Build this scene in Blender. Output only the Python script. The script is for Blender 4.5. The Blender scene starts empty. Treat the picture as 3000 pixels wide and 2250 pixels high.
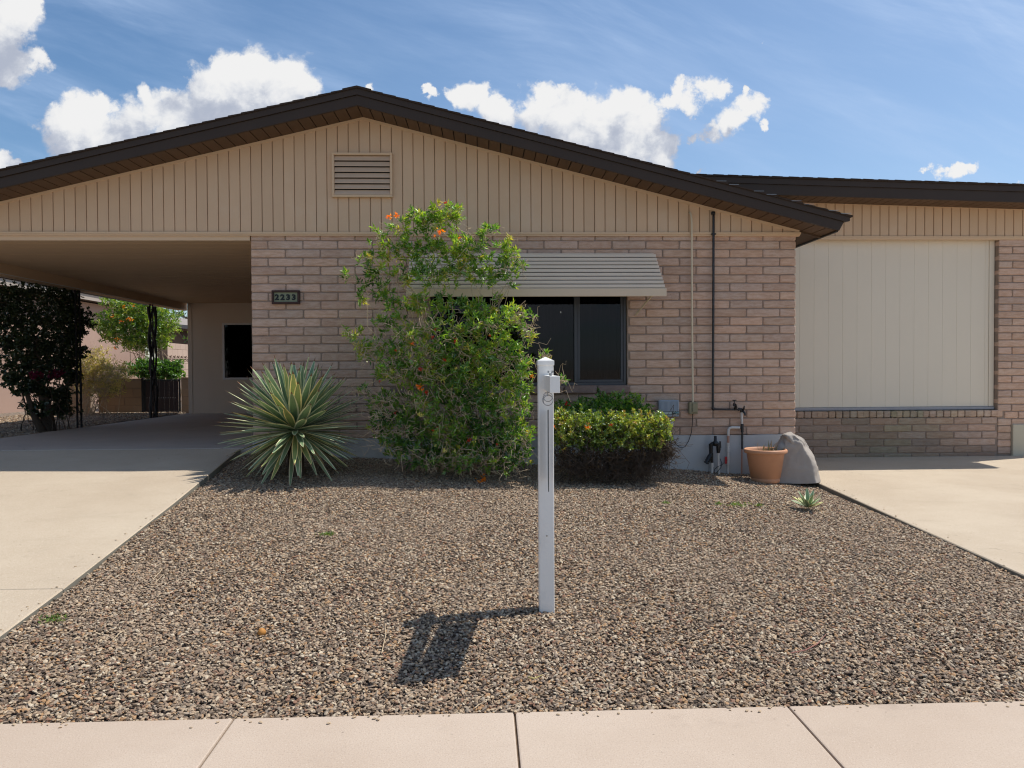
import bpy, bmesh, math, random
import numpy as np
from mathutils import Vector, Matrix, Euler
random.seed(7); RNG = np.random.default_rng(7)
S = bpy.context.scene
C = S.collection
PI = math.pi

# ------------------------------------------------------------------ camera
def basis(a, p, r):
    f = Vector((-math.sin(a)*math.cos(p), math.cos(a)*math.cos(p), -math.sin(p)))
    ri = Vector((math.cos(a), math.sin(a), 0)); up = ri.cross(f)
    return ri*math.cos(r)+up*math.sin(r), up*math.cos(r)-ri*math.sin(r), f
CR, CU, CF = basis(-0.03689, 0.02037, -0.00573)
CAM = Vector((2.7261, -9.1512, 1.4821)); FOC = 2250.0
cd = bpy.data.cameras.new('camera'); co = bpy.data.objects.new('camera', cd); C.objects.link(co)
cd.sensor_width = 36; cd.lens = 27.0; cd.clip_start = 0.05; cd.clip_end = 3000
M = Matrix.Identity(4)
for i in range(3): M[i][0], M[i][1], M[i][2], M[i][3] = CR[i], CU[i], -CF[i], CAM[i]
co.matrix_world = M; S.camera = co
def at(u, v, y):                     # the real-world point at depth y seen at photo position (u, v)
    d = CF + CR*((u-1500)/FOC) - CU*((v-1125)/FOC)
    return CAM + d*((y-CAM.y)/d.y)

# ------------------------------------------------------------------ render settings
S.render.engine = 'CYCLES'
S.cycles.max_bounces = 8; S.cycles.diffuse_bounces = 4; S.cycles.transparent_max_bounces = 12
S.cycles.use_denoising = True
try: S.cycles.denoiser = 'OPENIMAGEDENOISE'
except Exception: pass
S.cycles.sample_clamp_indirect = 6; S.cycles.filter_width = 1.15
S.view_settings.view_transform = 'Standard'; S.view_settings.look = 'None'
S.view_settings.exposure = 0.66; S.view_settings.gamma = 1
S.view_settings.use_curve_mapping = False

# ------------------------------------------------------------------ node helper
class NT:
    def __init__(s, t): s.t = t; s.n = t.nodes; s.l = t.links
    def node(s, k, **kw):
        n = s.n.new(k)
        for a, b in kw.items(): setattr(n, a, b)
        return n
    def link(s, a, b): s.l.new(a, b)
    def put(s, sock, v):
        if isinstance(v, bpy.types.NodeSocket): s.l.new(v, sock)
        elif v is not None: sock.default_value = v
    def math(s, op, a, b=None, c=None, clamp=False):
        n = s.node('ShaderNodeMath', operation=op, use_clamp=clamp)
        s.put(n.inputs[0], a); s.put(n.inputs[1], b)
        if c is not None: s.put(n.inputs[2], c)
        return n.outputs[0]
    def vmath(s, op, a, b=None):
        n = s.node('ShaderNodeVectorMath', operation=op)
        s.put(n.inputs[0], a); s.put(n.inputs[1], b)
        return n.outputs['Value'] if op in ('LENGTH', 'DOT_PRODUCT', 'DISTANCE') else n.outputs[0]
    def scale(s, a, f):
        n = s.node('ShaderNodeVectorMath', operation='SCALE'); s.put(n.inputs[0], a); s.put(n.inputs['Scale'], f); return n.outputs[0]
    def comb(s, x, y, z=0.0):
        n = s.node('ShaderNodeCombineXYZ'); s.put(n.inputs[0], x); s.put(n.inputs[1], y); s.put(n.inputs[2], z); return n.outputs[0]
    def sep(s, v):
        n = s.node('ShaderNodeSeparateXYZ'); s.put(n.inputs[0], v); return n.outputs
    def noise(s, vec, sc, det=4, rough=0.55, dist=0.0, dim='3D', col=False):
        n = s.node('ShaderNodeTexNoise', noise_dimensions=dim)
        s.put(n.inputs['Vector'], vec); s.put(n.inputs['Scale'], sc); s.put(n.inputs['Detail'], det)
        s.put(n.inputs['Roughness'], rough); s.put(n.inputs['Distortion'], dist)
        return n.outputs['Color' if col else 'Fac']
    def voro(s, vec, sc, feature='F1', out='Distance'):
        n = s.node('ShaderNodeTexVoronoi', feature=feature); s.put(n.inputs['Vector'], vec); s.put(n.inputs['Scale'], sc)
        return n.outputs[out]
    def smooth(s, v, a, b, lo=0.0, hi=1.0):
        n = s.node('ShaderNodeMapRange', interpolation_type='SMOOTHSTEP')
        s.put(n.inputs[0], v); s.put(n.inputs[1], a); s.put(n.inputs[2], b); s.put(n.inputs[3], lo); s.put(n.inputs[4], hi)
        return n.outputs[0]
    def mix(s, f, a, b, mode='MIX'):
        n = s.node('ShaderNodeMix', data_type='RGBA', blend_type=mode)
        s.put(n.inputs[0], f)
        s.put(n.inputs[6], a if isinstance(a, bpy.types.NodeSocket) else (*a[:3], 1)); s.put(n.inputs[7], b if isinstance(b, bpy.types.NodeSocket) else (*b[:3], 1))
        return n.outputs[2]
    def ramp(s, f, stops, interp='LINEAR'):
        n = s.node('ShaderNodeValToRGB'); n.color_ramp.interpolation = interp
        e = n.color_ramp.elements
        while len(e) < len(stops): e.new(0.5)
        for q, (p, c) in zip(e, stops): q.position = p; q.color = (*c, 1)
        s.put(n.inputs[0], f); return n.outputs[0]

# ------------------------------------------------------------------ world: sky and clouds
SUNV = Vector((0.53, 0.17, 1.0)).normalized()
w = bpy.data.worlds.new('World'); S.world = w; w.use_nodes = True
W = NT(w.node_tree); W.n.clear()
sky = W.node('ShaderNodeTexSky', sky_type='NISHITA', sun_disc=False)
sky.sun_elevation = math.asin(SUNV.z); sky.sun_rotation = math.atan2(SUNV.x, SUNV.y)
sky.altitude = 300; sky.air_density = 1.0; sky.dust_density = 0.7; sky.ozone_density = 2.0
CLOUDS = [  # u, v, r on the plane one unit north of the camera
(-0.297,0.393,0.029), (-0.270,0.378,0.033), (-0.245,0.378,0.029), (-0.231,0.362,0.027), (-0.323,0.383,0.029), (-0.348,0.362,0.031), (-0.300,0.350,0.049), (-0.339,0.334,0.043),
(-0.387,0.330,0.033), (-0.426,0.353,0.016), (-0.416,0.334,0.029), (-0.446,0.318,0.031), (-0.490,0.333,0.022), (-0.513,0.329,0.027), (-0.532,0.317,0.023), (-0.494,0.304,0.039),
(-0.523,0.296,0.029), (-0.261,0.345,0.039), (-0.378,0.314,0.039), (-0.436,0.295,0.031), (-0.587,0.456,0.031), (-0.595,0.429,0.027), (-0.592,0.400,0.027), (-0.565,0.397,0.017),
(-0.596,0.377,0.019), (-0.570,0.464,0.017), (-0.610,0.259,0.017), (-0.592,0.255,0.010), (-0.016,0.346,0.020), (-0.002,0.348,0.018), (-0.030,0.344,0.015), (-0.070,0.352,0.009),
(-0.059,0.345,0.009), (-0.138,0.362,0.008), (0.018,0.329,0.024), (0.078,0.353,0.021), (0.098,0.349,0.018), (0.068,0.337,0.025), (0.108,0.325,0.034), (0.148,0.337,0.019),
(0.178,0.342,0.021), (0.205,0.348,0.021), (0.221,0.338,0.023), (0.158,0.318,0.038), (0.209,0.318,0.034), (0.235,0.302,0.022), (0.118,0.301,0.038), (0.188,0.292,0.038),
(0.229,0.286,0.022), (0.253,0.262,0.008), (0.252,0.360,0.016), (0.274,0.358,0.018), (0.288,0.360,0.018), (0.307,0.359,0.012), (0.268,0.334,0.010), (0.338,0.363,0.006),
(0.337,0.339,0.017), (0.349,0.339,0.016), (0.323,0.327,0.019), (0.298,0.316,0.015), (0.274,0.310,0.011), (0.368,0.319,0.008), (0.591,0.261,0.011), (0.608,0.266,0.012),
(0.629,0.272,0.013), (0.643,0.274,0.010), (0.360,0.417,0.006), (0.715,0.242,0.008), (0.284,0.266,0.004),
]
g = bpy.data.node_groups.new('cloud_field', 'ShaderNodeTree')
g.interface.new_socket('P', in_out='INPUT', socket_type='NodeSocketVector')
g.interface.new_socket('F', in_out='OUTPUT', socket_type='NodeSocketFloat')
G = NT(g); gi = G.node('NodeGroupInput'); go = G.node('NodeGroupOutput')
P0 = gi.outputs[0]
n1 = G.vmath('SUBTRACT', G.noise(P0, 7, 2, 0.5, col=True), (0.5, 0.5, 0.5))
n2 = G.vmath('SUBTRACT', G.noise(P0, 28, 6, 0.62, col=True), (0.5, 0.5, 0.5))
P1 = G.vmath('ADD', P0, G.vmath('ADD', G.scale(n1, 0.060), G.scale(n2, 0.048)))
acc = None
for (u, v, r) in CLOUDS:
    d = G.math('DIVIDE', G.vmath('DISTANCE', P1, (u, v, 0.0)), r*1.30)
    f = G.math('SUBTRACT', 1.0, d)
    acc = f if acc is None else G.math('MAXIMUM', acc, f)
bil = G.math('SUBTRACT', 0.45, G.voro(P1, 34, 'SMOOTH_F1'))
bil2 = G.math('SUBTRACT', 0.45, G.voro(P1, 85, 'SMOOTH_F1'))
tot = G.math('ADD', G.math('MULTIPLY', acc, 1.0), G.math('ADD', G.math('MULTIPLY', bil, 0.42), G.math('MULTIPLY', bil2, 0.20)))
tot = G.math('ADD', tot, G.math('MULTIPLY', G.math('SUBTRACT', G.noise(P0, 60, 8, 0.65), 0.5), 0.35))
G.link(tot, go.inputs[0])
tc = W.node('ShaderNodeTexCoord'); D = tc.outputs['Generated']
dx, dy, dz = W.sep(D)
yy = W.math('MAXIMUM', dy, 0.02)
Puv = W.comb(W.math('DIVIDE', dx, yy), W.math('DIVIDE', dz, yy))
def field(P):
    n = W.node('ShaderNodeGroup', node_tree=g); W.put(n.inputs[0], P); return n.outputs[0]
F0 = field(Puv)
front = W.smooth(dy, 0.25, 0.4)
dens = W.math('MULTIPLY', W.smooth(F0, 0.02, 0.40), front)
# further cumulus for the rest of the sky, outside the photograph's view
gen = W.noise(W.vmath('MULTIPLY', D, (1, 1, 2.2)), 3.2, 8, 0.6)
aw = W.math('ADD', W.smooth(W.math('ABSOLUTE', Puv.node.inputs[0].links[0].from_socket), 0.95, 1.3), W.smooth(dy, 0.3, 0.1))
gd = W.math('MULTIPLY', W.smooth(gen, 0.56, 0.64), W.math('MINIMUM', aw, 1.0))
dens = W.math('MAXIMUM', dens, W.math('MULTIPLY', gd, 0.9))
F2 = field(W.vmath('ADD', Puv, (0.022, 0.055, 0)))
grad = W.math('MULTIPLY', W.math('SUBTRACT', F0, F2), 0.62)
puff = W.math('SUBTRACT', W.noise(Puv, 17, 7, 0.62, 0.5), 0.5)
lit = W.smooth(W.math('ADD', grad, W.math('MULTIPLY', puff, 2.0)), -0.30, 0.78)
cl = W.ramp(lit, [(0.0, (0.50, 0.55, 0.67)), (0.40, (0.66, 0.70, 0.79)), (0.75, (0.87, 0.89, 0.93)), (1.0, (1.0, 1.0, 1.0))])
CLOUD_GAIN = 6.55
cl = W.mix(1.0, cl, (CLOUD_GAIN, CLOUD_GAIN, CLOUD_GAIN), 'MULTIPLY')
# high thin streaks, running down to the right in view and round the whole sky
su, sv, _ = W.sep(Puv)
kz = W.math('ADD', W.math('ABSOLUTE', dz), 0.25)
uu, vv, _ = W.sep(W.vmath('DIVIDE', D, W.comb(kz, kz, kz)))
def streak(a, b, s, lo, hi, seed):
    wp = W.noise(W.comb(a, b, seed), 1.3, 2, 0.5)
    q = W.math('ADD', b, W.math('MULTIPLY', wp, 0.22))
    return W.smooth(W.noise(W.comb(W.math('MULTIPLY', a, 1.0), W.math('MULTIPLY', q, 5.5), seed), s, 7, 0.62), lo, hi)
c1 = streak(su, W.math('ADD', sv, W.math('MULTIPLY', su, 0.24)), 1.5, 0.40, 0.82, 1.0)
c2 = streak(su, W.math('ADD', sv, W.math('MULTIPLY', su, 0.42)), 3.2, 0.45, 0.85, 4.0)
cf = W.math('MULTIPLY', W.math('ADD', c1, W.math('MULTIPLY', c2, 0.6)), W.smooth(W.noise(Puv, 1.6, 3, 0.5), 0.30, 0.62))
cb = W.math('MULTIPLY', streak(uu, vv, 1.2, 0.42, 0.82, 2.0), 0.8)
cir = W.math('ADD', W.math('MULTIPLY', cf, front), W.math('MULTIPLY', cb, W.math('SUBTRACT', 1.0, front)))
cirf = W.math('ADD', W.math('MULTIPLY', cir, 0.60), W.smooth(dx, -0.45, 0.9, 0.0, 0.30), clamp=True)
# the photographed sky is a deep, saturated blue
skc = W.node('ShaderNodeHueSaturation'); skc.inputs['Hue'].default_value = 0.498; skc.inputs['Saturation'].default_value = 1.14; skc.inputs['Value'].default_value = 0.95
W.link(sky.outputs[0], skc.inputs['Color'])
base = W.mix(cirf, skc.outputs[0], (4.0, 5.1, 7.0))
col = W.mix(dens, base, cl)
bg = W.node('ShaderNodeBackground'); W.put(bg.inputs[0], col); bg.inputs[1].default_value = 0.085
out = W.node('ShaderNodeOutputWorld'); W.link(bg.outputs[0], out.inputs[0])
w.cycles.sampling_method = 'MANUAL'; w.cycles.sample_map_resolution = 512

# ------------------------------------------------------------------ sun
sl = bpy.data.lights.new('sun', 'SUN'); sl.energy = 2.95; sl.angle = math.radians(0.53); sl.color = (1.0, 0.955, 0.88)
so = bpy.data.objects.new('sun', sl); C.objects.link(so); so.location = (10, 4, 20)
so.rotation_mode = 'QUATERNION'; so.rotation_quaternion = SUNV.to_track_quat('Z', 'Y')

# ------------------------------------------------------------------ materials
def newmat(name):
    m = bpy.data.materials.new(name); m.use_nodes = True; T = NT(m.node_tree); T.n.clear()
    o = T.node('ShaderNodeOutputMaterial'); return m, T, o
def mat(name, col, rough=0.7, var=0.12, vs=6.0, spec=0.3, bump=0.0, bs=200.0, speck=None, sps=300.0, spt=0.62, objcol=False, metal=0.0, stain=None, rnd=0.0):
    m, T, o = newmat(name)
    b = T.node('ShaderNodeBsdfPrincipled'); T.link(b.outputs[0], o.inputs[0])
    t = T.node('ShaderNodeTexCoord'); V = T.node('ShaderNodeNewGeometry').outputs['Position']
    n = T.noise(V, vs, 6, 0.6)
    c = T.mix(n, [x*(1-var) for x in col], [min(1, x*(1+var)) for x in col])
    if stain: c = T.mix(T.math('MULTIPLY', T.smooth(T.noise(V, stain[1], 5, 0.62), 0.5, 0.72), stain[2]), c, stain[0])
    if speck:
        c = T.mix(T.smooth(T.noise(V, sps, 3, 0.6), spt, spt+0.08), c, speck)
    if objcol:
        oi = T.node('ShaderNodeObjectInfo'); c = T.mix(1.0, c, oi.outputs['Color'], 'MULTIPLY')
    if rnd:
        oi = T.node('ShaderNodeObjectInfo')
        f = T.math('MULTIPLY_ADD', oi.outputs['Random'], 2*rnd, 1-rnd)
        c = T.mix(1.0, c, T.comb(f, f, f), 'MULTIPLY')
    T.put(b.inputs['Base Color'], c); b.inputs['Roughness'].default_value = rough
    b.inputs['Specular IOR Level'].default_value = spec; b.inputs['Metallic'].default_value = metal
    if bump:
        bp = T.node('ShaderNodeBump'); bp.inputs['Strength'].default_value = min(1, bump); bp.inputs['Distance'].default_value = 0.004
        T.link(T.noise(V, bs, 5, 0.65), bp.inputs['Height']); T.link(bp.outputs[0], b.inputs['Normal'])
    return m
def leafmat(name, cols, trans=0.35, gloss=0.10):
    m, T, o = newmat(name)
    a = T.node('ShaderNodeAttribute', attribute_name='tint')
    c = T.ramp(a.outputs['Fac'], cols)
    d = T.node('ShaderNodeBsdfDiffuse'); T.put(d.inputs[0], c)
    tr = T.node('ShaderNodeBsdfTranslucent'); T.put(tr.inputs[0], T.mix(1.0, c, (1.9, 1.85, 0.55), 'MULTIPLY'))
    x = T.node('ShaderNodeMixShader'); x.inputs[0].default_value = trans; T.link(d.outputs[0], x.inputs[1]); T.link(tr.outputs[0], x.inputs[2])
    gl = T.node('ShaderNodeBsdfGlossy'); gl.inputs['Roughness'].default_value = 0.38; T.put(gl.inputs[0], (0.9, 0.95, 0.9, 1))
    x2 = T.node('ShaderNodeMixShader'); x2.inputs[0].default_value = gloss; T.link(x.outputs[0], x2.inputs[1]); T.link(gl.outputs[0], x2.inputs[2])
    T.link(x2.outputs[0], o.inputs[0]); return m

def brickmat():
    m, T, o = newmat('slump_block')
    b = T.node('ShaderNodeBsdfPrincipled'); T.link(b.outputs[0], o.inputs[0])
    V = T.node('ShaderNodeNewGeometry').outputs['Position']
    oi = T.node('ShaderNodeObjectInfo')
    Vr = T.vmath('ADD', V, T.scale(T.comb(oi.outputs['Random'], oi.outputs['Random'], 0.3), 40.0))
    st = T.noise(T.vmath('MULTIPLY', Vr, (3, 3, 14)), 3.0, 6, 0.62)
    c = T.mix(T.smooth(st, 0.3, 0.7), (0.490, 0.322, 0.232), (0.610, 0.438, 0.338))
    c = T.mix(T.math('MULTIPLY', T.smooth(T.noise(Vr, 9, 5, 0.65), 0.5, 0.7), 0.45), c, (0.61, 0.47, 0.38))
    c = T.mix(T.math('MULTIPLY', T.smooth(T.noise(Vr, 160, 2, 0.5), 0.66, 0.74), 0.8), c, (0.12, 0.075, 0.055))
    c = T.mix(T.math('MULTIPLY', T.smooth(T.noise(Vr, 420, 3, 0.6), 0.55, 0.75), 0.5), c, (0.24, 0.155, 0.12))
    c = T.mix(1.0, c, oi.outputs['Color'], 'MULTIPLY')
    T.put(b.inputs['Base Color'], c); b.inputs['Roughness'].default_value = 0.9; b.inputs['Specular IOR Level'].default_value = 0.15
    bp = T.node('ShaderNodeBump'); bp.inputs['Strength'].default_value = 0.7; bp.inputs['Distance'].default_value = 0.006
    h = T.math('ADD', T.noise(Vr, 60, 6, 0.65), T.math('MULTIPLY', T.noise(Vr, 160, 2, 0.5), -0.5))
    T.link(h, bp.inputs['Height']); T.link(bp.outputs[0], b.inputs['Normal'])
    return m
M_BRICK = brickmat()
M_MORTAR = mat('mortar', (0.31, 0.235, 0.185), 0.95, 0.2, 12, 0.1, 0.6, 300)
M_SIDING = mat('tan_siding_paint', (0.64, 0.445, 0.285), 0.62, 0.05, 3, 0.3, 0.12, 60, stain=((0.68, 0.53, 0.38), 1.7, 0.40), objcol=True)
M_TRIM = mat('tan_trim_paint', (0.66, 0.47, 0.30), 0.6, 0.05, 4, 0.3)
M_FASCIA = mat('dark_brown_fascia', (0.042, 0.027, 0.018), 0.5, 0.15, 3, 0.3)
M_SOFFIT = mat('brown_soffit', (0.115, 0.068, 0.040), 0.65, 0.1, 5, 0.3, objcol=True)
M_ROOF = mat('brown_shingle', (0.052, 0.037, 0.029), 0.95, 0.35, 30, 0.2, 0.8, 400)
M_FOUND = mat('white_stucco', (0.50, 0.49, 0.47), 0.9, 0.10, 5, 0.2, 0.6, 160, stain=((0.33, 0.31, 0.28), 3.0, 0.5))
M_PANEL = mat('cream_panel', (0.76, 0.675, 0.54), 0.6, 0.03, 2, 0.3, 0.05, 90)
M_PSILL = mat('panel_sill', (0.36, 0.35, 0.36), 0.7, 0.15, 8, 0.3)
M_CEIL = mat('carport_ceiling', (0.58, 0.41, 0.26), 0.7, 0.05, 4, 0.3)
M_BACKW = mat('carport_stucco', (0.60, 0.50, 0.40), 0.85, 0.05, 3, 0.2, 0.5, 120)
M_VENT = mat('vent_paint', (0.58, 0.42, 0.29), 0.45, 0.10, 8, 0.5)
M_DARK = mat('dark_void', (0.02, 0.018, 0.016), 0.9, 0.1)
M_AWN = mat('awning_slat_paint', (0.74, 0.60, 0.45), 0.42, 0.05, 6, 0.5)
M_AWN2 = mat('awning_valance_paint', (0.66, 0.52, 0.37), 0.42, 0.05, 6, 0.5)
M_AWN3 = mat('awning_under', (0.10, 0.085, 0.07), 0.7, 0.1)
M_ALU = mat('dark_aluminium', (0.055, 0.058, 0.066), 0.4, 0.1, 9, 0.5)
M_CURT = mat('grey_curtain', (0.16, 0.16, 0.17), 0.9, 0.1)
M_WHITE = mat('white_vinyl', (0.88, 0.855, 0.80), 0.35, 0.02, 4, 0.5, stain=((0.62, 0.60, 0.55), 5, 0.3))
M_WFRAME = mat('white_window_frame', (0.62, 0.60, 0.58), 0.4, 0.05)
M_PVC = mat('white_pvc', (0.66, 0.62, 0.56), 0.45, 0.12, 25, 0.4, stain=((0.42, 0.30, 0.22), 14, 0.4))
M_PVCP = mat('pvc_primer_stained', (0.46, 0.25, 0.18), 0.5, 0.15, 25)
M_BLACKP = mat('black_pipe', (0.016, 0.015, 0.017), 0.4, 0.35, 60, 0.5, stain=((0.10, 0.095, 0.095), 40, 0.6))
M_BLACK = mat('black_plastic', (0.010, 0.010, 0.011), 0.35, 0.2, 20, 0.5)
M_IRON = mat('black_wrought_iron', (0.012, 0.012, 0.013), 0.5, 0.2, 20, 0.4)
M_RED = mat('red_plastic', (0.45, 0.02, 0.03), 0.35, 0.1, 20, 0.5)
M_STEEL = mat('galvanised', (0.35, 0.35, 0.35), 0.35, 0.15, 40, 0.5, metal=0.8)
M_CONDUIT = mat('cream_conduit', (0.68, 0.57, 0.40), 0.5, 0.06, 10, 0.4)
M_CBOX = mat('olive_box', (0.28, 0.24, 0.14), 0.5, 0.12, 20, 0.4)
M_CTRL = mat('grey_blue_plastic', (0.32, 0.36, 0.40), 0.5, 0.06, 14, 0.4)
M_TEAL = mat('teal_print', (0.03, 0.22, 0.28), 0.5, 0.02)
M_PALE = mat('pale_print', (0.42, 0.48, 0.44), 0.5, 0.04)
M_TERRA = mat('terracotta_plastic', (0.58, 0.295, 0.165), 0.5, 0.05, 7, 0.35, 0.15, 120, stain=((0.46, 0.21, 0.115), 4, 0.4))
M_SOIL = mat('dark_soil', (0.055, 0.038, 0.028), 0.95, 0.4, 40, 0.1, 1.0, 150)
M_ROCK = mat('fake_rock', (0.37, 0.33, 0.29), 0.85, 0.10, 7, 0.2, 0.7, 70)
M_SIGNF = mat('rusty_frame', (0.060, 0.030, 0.024), 0.6, 0.4, 40, 0.3, 0.5, 200)
M_SIGNP = mat('glow_plate', (0.24, 0.26, 0.17), 0.5, 0.08, 30, 0.3)
M_NUM = mat('dark_numeral', (0.012, 0.018, 0.018), 0.5, 0.1)
M_AGREEN = mat('agave_green', (0.21, 0.315, 0.17), 0.42, 0.22, 9, 0.5, objcol=True)
M_ACREAM = mat('agave_margin', (0.76, 0.75, 0.50), 0.5, 0.14, 14, 0.4, objcol=True)
M_ATIP = mat('agave_tip', (0.20, 0.10, 0.05), 0.6, 0.3, 30)
M_TWIG = mat('pale_twig', (0.50, 0.39, 0.26), 0.85, 0.35, 25, 0.2)
M_BARK = mat('grey_bark', (0.10, 0.075, 0.055), 0.9, 0.35, 20, 0.2, 0.6, 90)
M_STUC2 = mat('pink_stucco', (0.42, 0.285, 0.225), 0.9, 0.06, 2, 0.2)
M_TANB = mat('tan_block', (0.36, 0.245, 0.155), 0.9, 0.12, 5, 0.2, 0.4, 120, rnd=0.06)
M_PINKB = mat('pale_pink_block', (0.48, 0.36, 0.285), 0.9, 0.08, 5, 0.2, rnd=0.05)
M_GATE = mat('brown_gate', (0.040, 0.024, 0.022), 0.6, 0.2, 12)
M_ASPH = mat('asphalt', (0.15, 0.145, 0.14), 0.9, 0.25, 30, 0.2)
M_SCREW = mat('screw', (0.4, 0.38, 0.35), 0.4, 0.1, 20, 0.5, metal=0.6)

def concrete(name, c1, c2, speck_d, speck_l, fine):
    m, T, o = newmat(name)
    b = T.node('ShaderNodeBsdfPrincipled'); T.link(b.outputs[0], o.inputs[0])
    V = T.node('ShaderNodeNewGeometry').outputs['Position']
    c = T.mix(T.smooth(T.noise(V, 1.1, 6, 0.6), 0.3, 0.7), c1, c2)
    c = T.mix(T.math('MULTIPLY', T.smooth(T.noise(T.vmath('MULTIPLY', V, (0.7, 2.2, 1)), 2.3, 6, 0.7), 0.52, 0.72), 0.22), c, [x*0.72 for x in c1])
    c = T.mix(T.math('MULTIPLY', T.smooth(T.noise(V, fine, 4, 0.7), 0.50, 0.68), 0.75), c, speck_d)
    c = T.mix(T.math('MULTIPLY', T.smooth(T.noise(T.vmath('ADD', V, (9, 3, 1)), fine*0.8, 3, 0.7), 0.56, 0.7), 0.6), c, speck_l)
    c = T.mix(T.math('MULTIPLY', T.smooth(T.noise(V, 26, 2, 0.5), 0.73, 0.77), 0.5), c, [x*0.4 for x in speck_d])
    vn = T.node('ShaderNodeTexVoronoi', feature='DISTANCE_TO_EDGE'); T.put(vn.inputs['Vector'], T.vmath('ADD', V, T.scale(T.noise(V, 3.0, 6, 0.65, col=True), 0.45))); vn.inputs['Scale'].default_value = 0.42
    crack = T.math('MULTIPLY', T.smooth(vn.outputs['Distance'], 0.0, 0.0035, 1.0, 0.0), T.smooth(T.noise(V, 0.8, 3, 0.5), 0.52, 0.60))
    c = T.mix(T.math('MULTIPLY', crack, 0.55), c, [x*0.35 for x in c1])
    c = T.mix(T.math('MULTIPLY', T.smooth(T.noise(T.vmath('ADD', V, (5, 8, 2)), 2.1, 7, 0.72), 0.58, 0.74), 0.30), c, [x*0.60 for x in c1])
    c = T.mix(T.math('MULTIPLY', T.smooth(T.noise(V, 7.5, 5, 0.7), 0.66, 0.72), 0.28), c, [x*0.55 for x in c1])
    T.put(b.inputs['Base Color'], c); b.inputs['Roughness'].default_value = 0.8; b.inputs['Specular IOR Level'].default_value = 0.25
    bp = T.node('ShaderNodeBump'); bp.inputs['Strength'].default_value = 0.55; bp.inputs['Distance'].default_value = 0.003
    T.link(T.noise(V, fine*0.9, 4, 0.7), bp.inputs['Height']); T.link(bp.outputs[0], b.inputs['Normal'])
    return m
M_DRIVE = concrete('coated_driveway', (0.47, 0.38, 0.28), (0.535, 0.445, 0.335), (0.36, 0.27, 0.17), (0.74, 0.64, 0.50), 130)
M_CARP = concrete('carport_floor', (0.45, 0.385, 0.325), (0.51, 0.44, 0.37), (0.27, 0.22, 0.18), (0.48, 0.42, 0.36), 130)
M_WALK = concrete('pinkish_sidewalk', (0.475, 0.375, 0.29), (0.53, 0.43, 0.34), (0.37, 0.28, 0.215), (0.62, 0.53, 0.44), 150)
M_GROUT = mat('joint_dirt', (0.13, 0.09, 0.06), 0.95, 0.5, 30, 0.1)
M_SLABEDGE = mat('slab_edge_green_grey', (0.20, 0.185, 0.15), 0.9, 0.25, 12, 0.2)

def glass():
    m, T, o = newmat('tinted_glass')
    tr = T.node('ShaderNodeBsdfTransparent'); tr.inputs[0].default_value = (0.36, 0.37, 0.40, 1)
    gl = T.node('ShaderNodeBsdfGlossy'); gl.inputs['Roughness'].default_value = 0.02; gl.inputs[0].default_value = (0.40, 0.42, 0.46, 1)
    fr = T.node('ShaderNodeFresnel'); fr.inputs[0].default_value = 1.5
    x = T.node('ShaderNodeMixShader'); T.link(fr.outputs[0], x.inputs[0]); T.link(tr.outputs[0], x.inputs[1]); T.link(gl.outputs[0], x.inputs[2])
    T.link(x.outputs[0], o.inputs[0]); return m
M_GLASS = glass()
def stonemat():
    m, T, o = newmat('pebble')
    b = T.node('ShaderNodeBsdfPrincipled'); T.link(b.outputs[0], o.inputs[0])
    oi = T.node('ShaderNodeObjectInfo')
    c = T.ramp(oi.outputs['Random'], [(0.0, (0.105, 0.076, 0.056)), (0.12, (0.215, 0.152, 0.105)), (0.26, (0.31, 0.22, 0.15)), (0.38, (0.225, 0.170, 0.130)),
        (0.49, (0.41, 0.30, 0.20)), (0.59, (0.38, 0.225, 0.115)), (0.67, (0.34, 0.275, 0.21)), (0.76, (0.49, 0.395, 0.285)), (0.84, (0.26, 0.14, 0.09)), (0.90, (0.46, 0.35, 0.235)), (0.96, (0.56, 0.47, 0.35))], 'CONSTANT')
    t = T.node('ShaderNodeTexCoord')
    n = T.noise(t.outputs['Object'], 90, 4, 0.6)
    c = T.mix(n, T.mix(1.0, c, (0.72, 0.72, 0.72), 'MULTIPLY'), T.mix(1.0, c, (1.3, 1.28, 1.22), 'MULTIPLY'))
    V = T.node('ShaderNodeNewGeometry').outputs['Position']
    c = T.mix(T.math('MULTIPLY', T.smooth(T.noise(V, 0.9, 5, 0.6), 0.46, 0.66), 0.35), c, (0.38, 0.285, 0.20))
    T.put(b.inputs['Base Color'], c); b.inputs['Roughness'].default_value = 0.75; b.inputs['Specular IOR Level'].default_value = 0.3
    return m
M_STONE = stonemat()

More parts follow.
